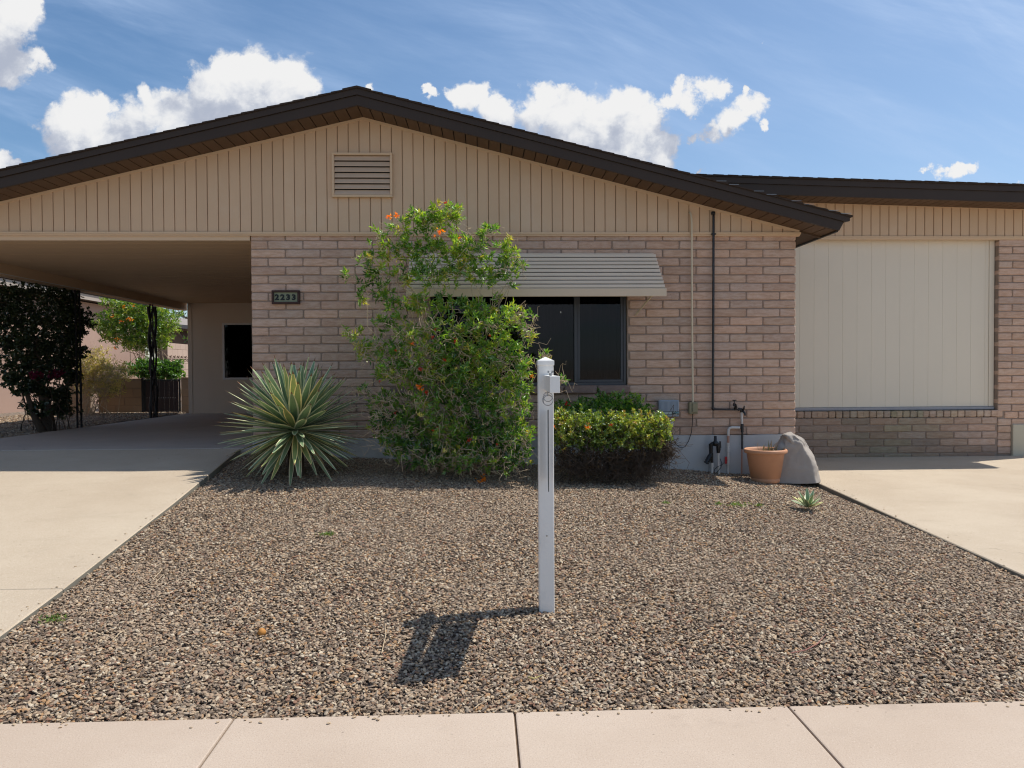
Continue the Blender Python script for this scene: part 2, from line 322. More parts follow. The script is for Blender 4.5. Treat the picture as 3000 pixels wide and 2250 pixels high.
# ------------------------------------------------------------------ mesh helpers
def tag(o, label=None, cat=None, group=None, kind=None):
    if label: o['label'] = label
    if cat: o['category'] = cat
    if group: o['group'] = group
    if kind: o['kind'] = kind
    return o
def empty(name, loc, label, cat, group=None):
    o = bpy.data.objects.new(name, None); o.empty_display_size = 0.1; o.location = loc; C.objects.link(o)
    return tag(o, label, cat, group)
def link(name, me, parent=None, loc=None, color=None, rot=None):
    o = bpy.data.objects.new(name, me); C.objects.link(o)
    if parent is not None:
        o.parent = parent
        o.matrix_parent_inverse = Matrix.Translation(-Vector(WLOC.get(parent.name, (0, 0, 0))))
    if loc is not None: o.location = loc
    if rot is not None: o.rotation_euler = rot
    WLOC[o.name] = tuple(o.location)
    if color: o.color = (*color, 1)
    return o
WLOC = {}
class MB:
    def __init__(s): s.v = []; s.f = []; s.m = []; s.t = []; s.mats = []; s.mi = 0; s.sm = []
    def add(s, vs, fs, tint=None, smooth=False):
        k = len(s.v); s.v += [tuple(p) for p in vs]
        for f in fs:
            s.f.append(tuple(i+k for i in f)); s.m.append(s.mi); s.t.append(tint if tint is not None else 0.5); s.sm.append(smooth)
        return s
    def use(s, mt):
        if mt not in s.mats: s.mats.append(mt)
        s.mi = s.mats.index(mt); return s
    def box(s, x0, x1, y0, y1, z0, z1):
        vs = [(x, y, z) for z in (z0, z1) for x, y in ((x0, y0), (x1, y0), (x1, y1), (x0, y1))]
        return s.add(vs, [(3, 2, 1, 0), (4, 5, 6, 7), (0, 1, 5, 4), (1, 2, 6, 5), (2, 3, 7, 6), (3, 0, 4, 7)])
    def prism(s, poly, y0, y1):       # polygon in XZ (counter-clockwise seen from -Y), extruded in Y
        n = len(poly); vs = [(x, y0, z) for x, z in poly] + [(x, y1, z) for x, z in poly]
        return s.add(vs, [tuple(range(n)), tuple(reversed(range(n, 2*n)))] + [(i, i+n, (i+1) % n+n, (i+1) % n) for i in range(n)])
    def prismz(s, poly, z0, z1):
        n = len(poly); vs = [(x, y, z0) for x, y in poly] + [(x, y, z1) for x, y in poly]
        return s.add(vs, [tuple(reversed(range(n))), tuple(range(n, 2*n))] + [(i, (i+1) % n, (i+1) % n+n, i+n) for i in range(n)])
    def tube(s, pts, r, n=8, cap=True):
        pts = [Vector(p) for p in pts]; m = len(pts)
        rs = r if isinstance(r, (list, tuple)) else [r]*m
        vs = []; up = None
        for i, p in enumerate(pts):
            t = (pts[min(i+1, m-1)]-pts[max(i-1, 0)]).normalized()
            if up is None: up = t.orthogonal().normalized()
            a = (up - t*up.dot(t)); a = a.normalized() if a.length > 1e-6 else t.orthogonal().normalized(); up = a; b = t.cross(a)
            vs += [p + (a*math.cos(2*PI*k/n)+b*math.sin(2*PI*k/n))*rs[i] for k in range(n)]
        fs = [(i*n+k, i*n+(k+1) % n, (i+1)*n+(k+1) % n, (i+1)*n+k) for i in range(m-1) for k in range(n)]
        s.add(vs, fs, smooth=n > 4)
        if cap: s.add(vs[:n], [tuple(reversed(range(n)))]); s.add(vs[-n:], [tuple(range(n))])
        return s
    def lathe(s, prof, c=(0, 0, 0), n=32, axis='z', smooth=True):
        vs = []
        for r, h in prof:
            for k in range(n):
                a = 2*PI*k/n
                vs.append((c[0]+r*math.cos(a), c[1]+r*math.sin(a), c[2]+h))
        m = len(prof)
        return s.add(vs, [(i*n+k, i*n+(k+1) % n, (i+1)*n+(k+1) % n, (i+1)*n+k) for i in range(m-1) for k in range(n)], smooth=smooth)
    def mesh(s, name, m=None):
        me = bpy.data.meshes.new(name); me.from_pydata(s.v, [], s.f)
        for q in (s.mats or [m]): me.materials.append(q)
        me.polygons.foreach_set('material_index', s.m)
        me.polygons.foreach_set('use_smooth', s.sm)
        a = me.attributes.new('tint', 'FLOAT', 'FACE'); a.data.foreach_set('value', s.t)
        me.update(); return me
    def build(s, name, m=None, parent=None, loc=None, color=None):
        return link(name, s.mesh(name, m), parent, loc, color)
def bevbox(x0, x1, y0, y1, z0, z1, r=0.004, seg=1):
    bm = bmesh.new(); bmesh.ops.create_cube(bm, size=1)
    for v in bm.verts: v.co = Vector(((x0+x1)/2+v.co.x*(x1-x0), (y0+y1)/2+v.co.y*(y1-y0), (z0+z1)/2+v.co.z*(z1-z0)))
    bmesh.ops.bevel(bm, geom=bm.edges[:], offset=r, segments=seg, affect='EDGES', profile=0.6)
    vs = [v.co[:] for v in bm.verts]; fs = [tuple(v.index for v in f.verts) for f in bm.faces]; bm.free(); return vs, fs
def addbev(mb, *a, **k): vs, fs = bevbox(*a, **k); return mb.add(vs, fs)

# ------------------------------------------------------------------ levels of the lot
def lerp_t(x, tab):
    if x <= tab[0][0]: return tab[0][1]
    for (a, b), (c, d) in zip(tab, tab[1:]):
        if x <= c: return b+(d-b)*(x-a)/(c-a)
    return tab[-1][1]
YW = -5.87                               # house-side edge of the sidewalk
def gz(x, y):                            # gravel surface
    h = lerp_t(x, [(-0.4, 0.505), (0, 0.495), (1.4, 0.435), (3, 0.36), (4.7, 0.287), (5.9, 0.20), (6.5, 0.125)])
    k = max(0.0, min(1.05, 1+y/abs(YW)))
    return h*k - 0.016 + 0.016*max(0.0, 1-abs(x-0.05)/0.35) + 0.010*math.sin(x*2.1+1)*math.sin(y*1.7) + 0.006*math.sin(x*5.3)*math.sin(y*4.1+2)
def ldz(y): return 0.56+0.095*y if y < 0 else 0.56-0.007*y
def rdz(y): return 0.2+0.0271*(y-1.5)

# ------------------------------------------------------------------ ground, gravel, slabs, road
gb = MB(); gb.box(-600, 600, -600, 900, -0.6, -0.30)
tag(gb.build('ground', mat('desert_ground', (0.42, 0.33, 0.245), 0.95, 0.2, 0.3, 0.1)), kind='structure')
gb = MB()
def sheet(mb, xs, ys, f):
    vs = [(x, y, f(x, y)) for y in ys for x in xs]; n = len(xs)
    mb.add(vs, [(j*n+i, j*n+i+1, (j+1)*n+i+1, (j+1)*n+i) for j in range(len(ys)-1) for i in range(n-1)], smooth=True)
xs = np.linspace(-0.5, 6.66, 60).tolist(); ys = np.linspace(YW, 0.05, 50).tolist()
sheet(gb, xs, ys, lambda x, y: gz(x, y)-0.006)
tag(gb.build('front_yard_soil', mat('yard_soil', (0.15, 0.115, 0.09), 0.95, 0.3, 20, 0.1, 1.0, 200)), kind='structure')
# side yard at the left, and beyond
gb = MB(); sheet(gb, [-40, -9, -7, -5, -4.05], [-5.87, 0, 4, 9, 30, 60], lambda x, y: 0.50 - (0.03 if x > -4.2 else 0))
def pebblysoil():
    m, T, o = newmat('side_yard_gravel')
    b = T.node('ShaderNodeBsdfPrincipled'); T.link(b.outputs[0], o.inputs[0])
    V = T.node('ShaderNodeNewGeometry').outputs['Position']
    vc = T.node('ShaderNodeTexVoronoi'); T.put(vc.inputs['Vector'], V); vc.inputs['Scale'].default_value = 38
    c = T.ramp(T.sep(vc.outputs['Color'])[0], [(0, (0.08, 0.065, 0.055)), (0.3, (0.18, 0.14, 0.11)), (0.6, (0.26, 0.19, 0.13)), (0.85, (0.40, 0.34, 0.27))], 'CONSTANT')
    T.put(b.inputs['Base Color'], c); b.inputs['Roughness'].default_value = 0.9
    bp = T.node('ShaderNodeBump'); bp.inputs['Strength'].default_value = 1; bp.inputs['Distance'].default_value = 0.02; bp.invert = True
    T.link(vc.outputs['Distance'], bp.inputs['Height']); T.link(bp.outputs[0], b.inputs['Normal']); return m
tag(gb.build('side_yard_ground', pebblysoil()), kind='structure')

def stone_mesh(i):
    bm = bmesh.new(); bmesh.ops.create_icosphere(bm, subdivisions=1, radius=1)
    r = random.Random(100+i)
    sx, sy, sz = r.uniform(0.95, 1.6), r.uniform(0.60, 0.95), r.uniform(0.32, 0.58)
    for v in bm.verts:
        k = r.uniform(0.70, 1.20); v.co = Vector((v.co.x*sx*k, v.co.y*sy*k, v.co.z*sz*k))*0.0105
    for f in bm.faces: f.smooth = False
    me = bpy.data.meshes.new('pebble'); bm.to_mesh(me); bm.free(); me.materials.append(M_STONE); return me
SC = bpy.data.collections.new('pebble_kinds')
for i in range(9): SC.objects.link(bpy.data.objects.new('pebble', stone_mesh(i)))
def scatter_group(name, density, seed, smin, smax):
    t = bpy.data.node_groups.new(name, 'GeometryNodeTree')
    t.interface.new_socket('Geometry', in_out='INPUT', socket_type='NodeSocketGeometry')
    t.interface.new_socket('Geometry', in_out='OUTPUT', socket_type='NodeSocketGeometry')
    N = t.nodes; L = t.links
    i = N.new('NodeGroupInput'); o = N.new('NodeGroupOutput')
    d = N.new('GeometryNodeDistributePointsOnFaces'); d.inputs['Density'].default_value = density; d.inputs['Seed'].default_value = seed
    ci = N.new('GeometryNodeCollectionInfo'); ci.inputs['Collection'].default_value = SC; ci.inputs['Separate Children'].default_value = True; ci.inputs['Reset Children'].default_value = True
    ip = N.new('GeometryNodeInstanceOnPoints'); ip.inputs['Pick Instance'].default_value = True
    rr = N.new('FunctionNodeRandomValue'); rr.data_type = 'FLOAT_VECTOR'
    rr.inputs['Min'].default_value = (-0.55, -0.55, 0); rr.inputs['Max'].default_value = (0.55, 0.55, 6.283)
    e2r = N.new('FunctionNodeEulerToRotation')
    rs = N.new('FunctionNodeRandomValue'); rs.data_type = 'FLOAT'; rs.inputs[2].default_value = smin; rs.inputs[3].default_value = smax; rs.inputs['Seed'].default_value = 5
    ro = N.new('FunctionNodeRandomValue'); ro.data_type = 'FLOAT_VECTOR'; ro.inputs['Min'].default_value = (0, 0, -0.004); ro.inputs['Max'].default_value = (0, 0, 0.010); ro.inputs['Seed'].default_value = 9
    sp = N.new('GeometryNodeSetPosition')
    L.new(i.outputs[0], d.inputs['Mesh']); L.new(d.outputs['Points'], sp.inputs['Geometry']); L.new(ro.outputs['Value'], sp.inputs['Offset'])
    L.new(sp.outputs[0], ip.inputs['Points'])
    L.new(ci.outputs[0], ip.inputs['Instance']); L.new(rr.outputs['Value'], e2r.inputs[0]); L.new(e2r.outputs[0], ip.inputs['Rotation'])
    L.new(rs.outputs[1], ip.inputs['Scale']); L.new(ip.outputs[0], o.inputs[0]); return t
# scatter surface keeps just inside the slabs
gb = MB()
def LE(y): return -0.10+0.045*y*-1 if False else lerp_t(y, [(-5.9, 0.185), (-4.4, 0.14), (-2.4, 0.03), (-1.1, -0.06), (0, -0.14)])
def RE(y): return lerp_t(y, [(-5.9, 6.36), (-4.2, 6.40), (-2.8, 6.46), (-0.5, 6.56), (0, 6.58)])
NX, NY = 50, 48
vs = []
for j in range(NY+1):
    y = YW+0.006+(0-YW-0.01)*j/NY
    for i in range(NX+1):
        t = i/NX; x = (LE(y)+0.008)*(1-t)+(RE(y)-0.008)*t; vs.append((x, y, gz(x, y)))
gb.add(vs, [(j*(NX+1)+i, j*(NX+1)+i+1, (j+1)*(NX+1)+i+1, (j+1)*(NX+1)+i) for j in range(NY) for i in range(NX)])
gravel = gb.build('gravel', M_STONE)
tag(gravel, 'brown and tan pebbles covering the front yard', 'gravel', kind='stuff')
md = gravel.modifiers.new('pebbles', 'NODES'); md.node_group = scatter_group('pebble_scatter', 7200, 3, 0.50, 1.22)
gb = MB(); sheet(gb, np.linspace(-7.6, -4.2, 8).tolist(), np.linspace(-0.5, 9.0, 10).tolist(), lambda x, y: 0.502)
gr2 = gb.build('side_gravel', M_STONE); tag(gr2, 'shaded pebbles beside the carport floor', 'gravel', kind='stuff')
md = gr2.modifiers.new('pebbles', 'NODES'); md.node_group = scatter_group('pebble_scatter_side', 900, 8, 0.8, 1.9)

rngp = random.Random(12); mbp = MB(); mbp.use(M_STONE); src = [o.data for o in SC.objects]
def stray(x, y, z, k):
    me = src[rngp.randrange(9)]; Rm = Matrix.Rotation(rngp.uniform(0, 6.28), 3, 'Z')
    mbp.add([Rm @ v.co*k+Vector((x, y, z+0.004*k)) for v in me.vertices], [tuple(f.vertices) for f in me.polygons])
for _ in range(90):
    stray(rngp.uniform(0.2, 6.3), YW-abs(rngp.gauss(0, 0.035)), 0.001, rngp.uniform(0.35, 0.9))
for _ in range(50):
    y = rngp.uniform(-5.5, -0.4); stray(LE(y)-abs(rngp.gauss(0, 0.05))-0.01, y, 0.56+0.095*y, rngp.uniform(0.3, 0.8))
for _ in range(60):
    y = rngp.uniform(-5.5, 0.6); stray(RE(y)+abs(rngp.gauss(0, 0.06))+0.01, y, 0.2+0.0271*(y-1.5), rngp.uniform(0.3, 0.8))
tag(mbp.build('stray_pebbles', M_STONE), 'pebbles strayed from the bed onto the concrete edges', 'gravel', kind='stuff')
# left driveway: two slabs parted by a joint, and the carport floor
def slab(name, outline, zf, mt, thick=0.14, parent=None, edge=None):
    mb = MB(); n = len(outline); mb.use(mt); 
    top = [(x, y, zf(y)) for x, y in outline]; bot = [(x, y, zf(y)-thick) for x, y in outline]
    cx = sum(p[0] for p in outline)/n; cy = sum(p[1] for p in outline)/n
    ins = []
    for x, y in outline:                                # slightly rounded lip
        d = Vector((cx-x, cy-y, 0)).normalized()*0.008; ins.append((x+d.x, y+d.y, zf(y)))
    low = [(x, y, zf(y)-0.007) for x, y in outline]
    mb.add(ins, [tuple(range(n))])
    mb.add(ins+low, [(i, i+n, (i+1) % n+n, (i+1) % n) for i in range(n)])
    mb.use(edge or mt); mb.add(low+bot, [(i, i+n, (i+1) % n+n, (i+1) % n) for i in range(n)])
    return tag(mb.build(name, mt, parent), kind=None if parent else 'structure')
dy_ = [-4.36, -4.0, -3.2, -2.4, -1.6, -1.1, -0.6, -0.02]
slab('driveway', [(-6.5, -4.352)]+[(LE(y), y) for y in dy_]+[(-6.5, -0.02)], ldz, M_DRIVE, edge=M_SLABEDGE)
slab('driveway', [(-6.5, YW+0.006), (LE(YW), YW+0.006), (LE(-5), -5.0), (LE(-4.372), -4.368), (-6.5, -4.360)], ldz, M_DRIVE, edge=M_SLABEDGE)
slab('carport_floor', [(-4.02, 0.0), (0.30, 0.0), (0.30, 8.6), (-4.02, 8.6)], lambda y: ldz(max(y, 0)), M_CARP)
slab('driveway', [(6.36, YW+0.006), (14, YW+0.006), (14, 1.49), (6.60, 1.49), (6.59, 0.0), (6.56, -0.5), (6.46, -2.8), (6.40, -4.2)], rdz, M_DRIVE, edge=M_SLABEDGE)
# sidewalk slabs 1.2 m long with tooled joints
jx = [2.85+1.195*k for k in range(-9, 10)]
for a, b in zip(jx, jx[1:]):
    mb = MB(); addbev(mb, a+0.004, b-0.004, YW-1.22, YW, -0.16, 0.0, r=0.007, seg=2)
    tag(mb.build('sidewalk', M_WALK), kind='structure')
mb = MB(); mb.box(-12, 16, YW-1.22, YW, -0.2, -0.012); tag(mb.build('sidewalk_joint_bed', M_GROUT), kind='structure')
mb = MB(); mb.box(-60, 60, YW-1.40, YW-1.225, -0.3, -0.005); tag(mb.build('kerb', M_WALK), kind='structure')  # kerb, road and far sidewalk: out of view, added for bounced light
mb = MB(); mb.box(-60, 60, YW-11.4, YW-1.405, -0.3, -0.14); tag(mb.build('road', M_ASPH), kind='structure')
mb = MB(); mb.box(-60, 60, YW-14, YW-11.41, -0.3, -0.01); tag(mb.build('far_sidewalk', M_WALK), kind='structure')

# ------------------------------------------------------------------ bricks
def brick_mesh(L, H, seed, dep=0.05, rr=0.010):
    r = random.Random(seed); h = H/2; l = L/2
    def ring(inx, y, jit):
        a, b = l-inx, h-inx; c = min(rr*1.2, b*0.5)
        p = [(-a+c, -b), (a*0.1, -b), (a-c, -b), (a, -b+c), (a, b-c), (a-c, b), (-a*0.2, b), (-a+c, b), (-a, b-c), (-a, -b+c)]
        return [(x+r.uniform(-jit, jit), y, z+r.uniform(-jit, jit)) for x, z in p]
    r0 = ring(0, dep, 0.0); r1 = ring(0.0, rr*0.8, 0.0022); r2 = ring(rr*0.75, 0.0, 0.0015)
    r0 = [(x, dep, z) for x, _, z in r1]
    n = 10; mb = MB()
    mb.add(r0+r1+r2, [(k*n+i, k*n+(i+1) % n, (k+1)*n+(i+1) % n, (k+1)*n+i) for k in range(2) for i in range(n)], smooth=False)
    mb.add(r2, [tuple(range(n))])
    return mb.mesh('brick', M_BRICK)
BM, HBM = 0.4064, 0.1016
FULL = [brick_mesh(BM-0.011, HBM-0.011, 10+i) for i in range(7)]
HALF = [brick_mesh(BM/2-0.011, HBM-0.011, 40+i) for i in range(4)]
TOPF = [brick_mesh(BM-0.011, 0.066, 60+i) for i in range(3)]
HEAD = [brick_mesh(0.094, HBM-0.009, 80+i) for i in range(4)]
def btint(r, dirt=0.0, green=0.0):
    k = r.uniform(0.90, 1.10); w_ = r.uniform(-0.03, 0.05)
    c = [k*(1+w_), k*(1+r.uniform(-0.01, 0.01)), k*(1-w_)]
    c = [c[0]*(1-dirt)*(1-0.22*green), c[1]*(1-dirt)*(1+0.0*green), c[2]*(1-dirt)*(1-0.15*green)]
    return tuple(c)

HLOC = (1.33, 0, 0.5)
house = empty('house', HLOC, 'low brick house with tan vertical siding gable and carport at its left', 'house'); WLOC['house'] = HLOC
wl = MB(); wl.use(M_MORTAR)
WX0, WX1, WZ0, WZ1 = 2.10, 4.447, 1.273, 2.492      # window opening
for a, b, c, d in ((0, WX0, 0.67, 3.07), (WX1, 6.49, 0.67, 3.07), (WX0, WX1, 0.67, WZ0), (WX0, WX1, WZ1, 3.07)):
    wl.box(a+(0.006 if a == 0 else 0), b-(0.006 if b == 6.49 else 0), 0.012, 0.20, c, d)
wl.box(0.006, 0.20, 0.20, 9.0, 0.5, 3.07); wl.box(6.29, 6.484, 0.20, 9.0, 0.2, 3.07)
front_wall = wl.build('front_wall', M_MORTAR, house)
rb = random.Random(5)
stuffb = MB(); stuffb.use(M_BRICK)
nb = 0
def place_brick(me, x, y, z, parent, name='brick', color=None, rot=0.0):
    o = link(name, me, parent, (x, y+rb.uniform(-0.0025, 0.0025), z), color, (rb.uniform(-0.006, 0.006), rb.uniform(-0.004, 0.004), rot)); return o
for r in range(-1, 23):
    zc = 3.0-(r+0.5)*HBM if r >= 0 else 3.034
    odd = (r % 2 == 1)
    segs = [(BM*i, BM*(i+1)) for i in range(16)] if odd else [(0, BM/2)]+[(BM*(i+.5), BM*(i+1.5)) for i in range(15)]+[(6.5024-BM/2, 6.5024)]
    for a, b in segs:
        a, b = a+0.0, min(b, 6.4995)
        if r == 17 and b > WX0-0.1 and a < WX1+0.02: continue
        parts = [(a, b)]
        if WZ0-0.02 < zc < WZ1:
            parts = []
            if a < WX0: parts.append((a, min(b, WX0)))
            if b > WX1: parts.append((max(a, WX1), b))
        for (p, q) in parts:
            L = q-p
            if L < 0.07: continue
            xm = (p+q)/2
            hidden = (1.85 < xm < 4.65 and WZ1 < zc < 2.78) or (1.5 < xm < 3.1 and zc < 1.27) or (3.0 < xm < 4.7 and zc < 1.0)
            dirt = 0.0
            if zc < 1.1: dirt = 0.06*rb.random()
            if r >= 18 and 3 < xm < 4.9: dirt = 0.12
            if r == -1: me = rb.choice(TOPF)
            elif abs(L-BM) < 0.01: me = rb.choice(FULL)
            elif abs(L-BM/2) < 0.015: me = rb.choice(HALF)
            else: me = brick_mesh(L-0.011, HBM-0.011, int(xm*977+r))
            if hidden or r == -1 and L < 0.3:
                stuffb.add([(v.co.x+xm, v.co.y, v.co.z+zc) for v in me.vertices], [tuple(f.vertices) for f in me.polygons])
            else:
                place_brick(me, xm, 0, zc, front_wall, color=btint(rb, dirt)); nb += 1
o = stuffb.build('hidden_brickwork', M_BRICK, front_wall); tag(o, kind='stuff')
for i in range(7):                                  # sloping window sill bricks, darker and greyer
    x1 = 4.475-0.4*i; L = 0.39
    me = brick_mesh(L-0.005, 0.094, 300+i, dep=0.14, rr=0.014)
    place_brick(me, x1-L/2, -0.045, 1.224, front_wall, 'sill_brick', (0.50, 0.50, 0.55))
mb = MB(); mb.use(M_FOUND)
xx = np.linspace(0.0, 6.485, 60)
top = [(x, -0.004, 0.666+0.006*math.sin(x*3)+rb.uniform(-0.004, 0.004)) for x in xx]
for (a, b) in zip(top, top[1:]):
    mb.add([(a[0], -0.012, 0.1), (b[0], -0.012, 0.1), (b[0], -0.012, b[2]), (a[0], -0.012, a[2]), (b[0], 0.06, b[2]+0.004), (a[0], 0.06, a[2]+0.004)], [(0, 1, 2, 3), (3, 2, 4, 5)])
mb.box(6.47, 6.487, -0.012, 1.5, 0.1, 0.66)
mb.box(0.0, 0.02, -0.010, 9, 0.1, 0.665)
mb.build('foundation', M_FOUND, house)

# ------------------------------------------------------------------ gable siding
AX, AZ = 1.33, 4.442; SL, SR = 0.2385, 0.2535
def sof(x): return AZ-(AX-x)*SL if x < AX else AZ-(x-AX)*SR
XL = -4.60
mb = MB(); mb.prism([(XL, 3.06), (6.51, 3.06), (6.51, sof(6.51)), (AX, AZ), (XL, sof(XL))], 0.002, 0.05)
mb.box(XL, -0.02, 0.051, 0.09, 3.045, 3.12)
M_GROOVE = mat('siding_groove', (0.42, 0.29, 0.185), 0.8, 0.1)  # siding tan darkened: the shadow in the grooves is put into this colour
siding = mb.build('siding', M_GROOVE, house)
sp = 0.1262; VX0, VX1, VZ0, VZ1 = 0.967, 1.672, 3.498, 4.017
k0 = int(math.floor((XL-0.650)/sp)); rs = random.Random(3)
for k in range(k0, 48):
    x0 = 0.650+sp*k; x1 = min(x0+sp, 6.50)
    if x0 > 6.47: break
    x0 = max(x0, XL)
    spans = []
    g_ = 0.0036
    a, b = x0+g_, x1-g_
    def board(a, b, z0, zt):
        if b-a < 0.02: return
        d = 0.004; y = -0.014
        poly = [(a, z0), (b, z0)] + ([(b, zt(b)), (AX, zt(AX)), (a, zt(a))] if a < AX-0.004 < AX+0.004 < b and zt is topf else [(b, zt(b)), (a, zt(a))])
        n = len(poly)
        cx = (a+b)/2
        inner = [(x+(d if x < cx else -d) if abs(x-AX) > 1e-4 or n == 4 else x, z+(d if z == z0 else -d)) for x, z in poly]
        m_ = MB()
        m_.add([(x, 0.001, z) for x, z in poly]+[(x, y+0.005, z) for x, z in poly]+[(x, y, z) for x, z in inner],
               [(j*n+i, j*n+(i+1) % n, (j+1)*n+(i+1) % n, (j+1)*n+i) for j in range(2) for i in range(n)])
        m_.add([(x, y, z) for x, z in inner], [tuple(range(n))])
        k_ = rs.uniform(0.965, 1.03)
        m_.build('siding_board', M_SIDING, siding, color=(k_, k_, k_))
    topf = lambda x: sof(x)-0.030
    board(a, b, 3.097, topf)
# trims
mb = MB(); mb.box(XL, 6.545, -0.034, -0.001, 3.072, 3.096); mb.box(XL, 6.535, -0.024, 0.03, 3.052, 3.0715)
mb.build('drip_trim', M_TRIM, house)
mb = MB()
for (xa, xb) in ((XL, AX), (AX, 6.53)):
    mb.prism([(xa, sof(xa)-0.034), (xb, sof(xb)-0.034), (xb, sof(xb)-0.002), (xa, sof(xa)-0.002)], -0.022, -0.0005)
mb.box(6.508, 6.532, -0.022, 0.0, 3.097, 3.10)
mb.build('rake_trim', M_TRIM, house)
# gable vent
mb = MB()
fw = 0.028
for bx in ((VX0, VX1, VZ1-fw, VZ1), (VX0, VX1, VZ0, VZ0+fw), (VX0, VX0+fw, VZ0+fw, VZ1-fw), (VX1-fw, VX1, VZ0+fw, VZ1-fw)):
    addbev(mb, bx[0], bx[1], -0.060, -0.0145, bx[2], bx[3], r=0.003)
vent = mb.build('gable_vent', M_TRIM, house)
mb = MB(); mb.box(VX0+fw, VX1-fw, -0.018, -0.0148, VZ0+fw, VZ1-fw); mb.build('vent_backing', M_DARK, vent)
nh = 7; hh = (VZ1-VZ0-2*fw)/nh
for i in range(nh):
    z = VZ0+fw+i*hh
    mb = MB(); a = VX0+fw+0.001; b = VX1-fw-0.001
    prof = [(-0.054, z+0.002), (-0.055, z+0.010), (-0.030, z+hh*0.90), (-0.022, z+hh*0.90), (-0.044, z+0.006)]
    n = len(prof)
    mb.add([(a, y, zz) for y, zz in prof]+[(b, y, zz) for y, zz in prof], [(j, (j+1) % n, (j+1) % n+n, j+n) for j in range(n)]+[tuple(range(n)), tuple(reversed(range(n, 2*n)))])
    mb.build('vent_louvre', M_VENT, vent)
# ------------------------------------------------------------------ roof, fascia, soffit
OH = -0.42
mb = MB()
def bandpoly(lo, hi, x0, x1):
    return [(x0, sof(x0)+lo), (x1, sof(x1)+lo), (x1, sof(x1)+hi), (x0, sof(x0)+hi)]
XE = 6.83
mb.prism(bandpoly(0.0, 0.112, XL-0.3, AX), OH, OH+0.03); mb.prism(bandpoly(0.0, 0.112, AX, XE), OH, OH+0.03)
mb.prism(bandpoly(0.115, 0.186, XL-0.3, AX), OH-0.018, OH+0.03)
mb.prism([(AX, sof(AX)+0.115), (6.90, sof(6.90)+0.115), (6.945, sof(6.945)+0.135), (6.945, sof(6.945)+0.186), (AX, sof(AX)+0.186)], OH-0.018, OH+0.03)
mb.prism([(6.83, sof(6.83)+0.0), (6.885, sof(6.83)+0.100), (6.83, sof(6.83)+0.112)], OH, OH+0.03)
fas = mb.build('fascia', M_FASCIA, house)
mb = MB(); mb.box(6.80, 6.83, OH+0.03, 9.0, sof(6.83)-0.012, sof(6.83)+0.10); mb.build('eave_fascia', M_FASCIA, house)
mb = MB(); mb.box(XL-0.3, XL-0.27, OH+0.03, 9, sof(XL-.3), sof(XL-.3)+.12); mb.build('eave_fascia', M_FASCIA, house)
mb = MB()
def rooftop(x): return sof(x)+0.186
def steps(x0, x1, down):
    pts = []; n = int(abs(x1-x0)/0.142)
    for i in range(n):
        a = x0+(x1-x0)*i/n; b = x0+(x1-x0)*(i+1)/n
        j_ = 0.003*math.sin(i*12.9); pts += [(a, rooftop(a)+0.010+j_), (b, rooftop(b)+0.018+j_)]
    return pts
right = steps(AX, 6.97, True); left = steps(AX, XL-0.33, True)
def slabpoly(mb, top, y0, y1, under):
    for (a, b) in zip(top, top[1:]):
        lo = lambda x: rooftop(x)-under
        if abs(a[0]-b[0]) < 1e-6:
            mb.add([(a[0], y0, a[1]), (a[0], y1, a[1]), (b[0], y1, b[1]), (b[0], y0, b[1])], [(0, 1, 2, 3)]); continue
        mb.add([(a[0], y0, lo(a[0])), (b[0], y0, lo(b[0])), (b[0], y0, b[1]), (a[0], y0, a[1]), (a[0], y1, a[1]), (b[0], y1, b[1]), (b[0], y1, lo(b[0])), (a[0], y1, lo(a[0]))],
               [(0, 1, 2, 3), (3, 2, 5, 4), (7, 6, 1, 0), (4, 5, 6, 7)])
mb.use(M_ROOF); slabpoly(mb, right, OH-0.035, 9.3, 0.002); slabpoly(mb, left, OH-0.035, 9.3, 0.002)
mb.prism([(AX-0.16, rooftop(AX-.16)+0.012), (AX, rooftop(AX)), (AX+0.16, rooftop(AX+.16)+0.012), (AX+0.16, rooftop(AX+.16)+0.024), (AX, rooftop(AX)+0.022), (AX-0.16, rooftop(AX-.16)+0.024)], OH-0.037, 9.3)
roof = mb.build('roof', M_ROOF, house)
mb = MB()
for i, (a, b) in enumerate(zip(right[::2], right[1::2])):   # metal drip glints on the last courses
    if a[0] > 5.2 and (i % 3):
        mb.box(a[0]+0.01, b[0]-0.02, OH-0.037, OH-0.034, a[1]-0.012, a[1]-0.008)
mb.build('drip_edge', M_STEEL, roof)
mb = MB(); mb.prism([(XL-.3, sof(XL-.3)+0.03), (AX, AZ+0.03), (XE, sof(XE)+0.03), (XE, sof(XE)+0.034), (AX, AZ+0.034), (XL-.3, sof(XL-.3)+0.034)], OH+0.031, 1.0)
M_SGAP = mat('soffit_gap', (0.03, 0.02, 0.014), 0.8, 0.1)
soffit = mb.build('soffit', M_SGAP, house)
x = AX
def soffit_plank(xa, xb, y0, y1, par, f, k=1.0, nm='soffit_plank', sk=0.0):
    m_ = MB(); vs = [(xa, y0, f(xa)), (xb, y0, f(xb)), (xb+sk, y1, f(xb)), (xa+sk, y1, f(xa))]
    m_.add([(p[0], p[1], p[2]-0.001) for p in vs]+[(p[0], p[1], p[2]+0.018) for p in vs], [(3, 2, 1, 0), (4, 5, 6, 7), (0, 1, 5, 4), (1, 2, 6, 5), (2, 3, 7, 6), (3, 0, 4, 7)])
    m_.build(nm, M_SOFFIT, par, color=(k, k, k))
n = int((XE-AX)/0.134)
for i in range(n+1): soffit_plank(AX+0.134*i+0.005, min(AX+0.134*(i+1)-0.006, XE-0.01), OH+0.031, -0.023 if AX+.134*i < 6.4 else 0.0, soffit, sof, rs.uniform(0.93, 1.07))
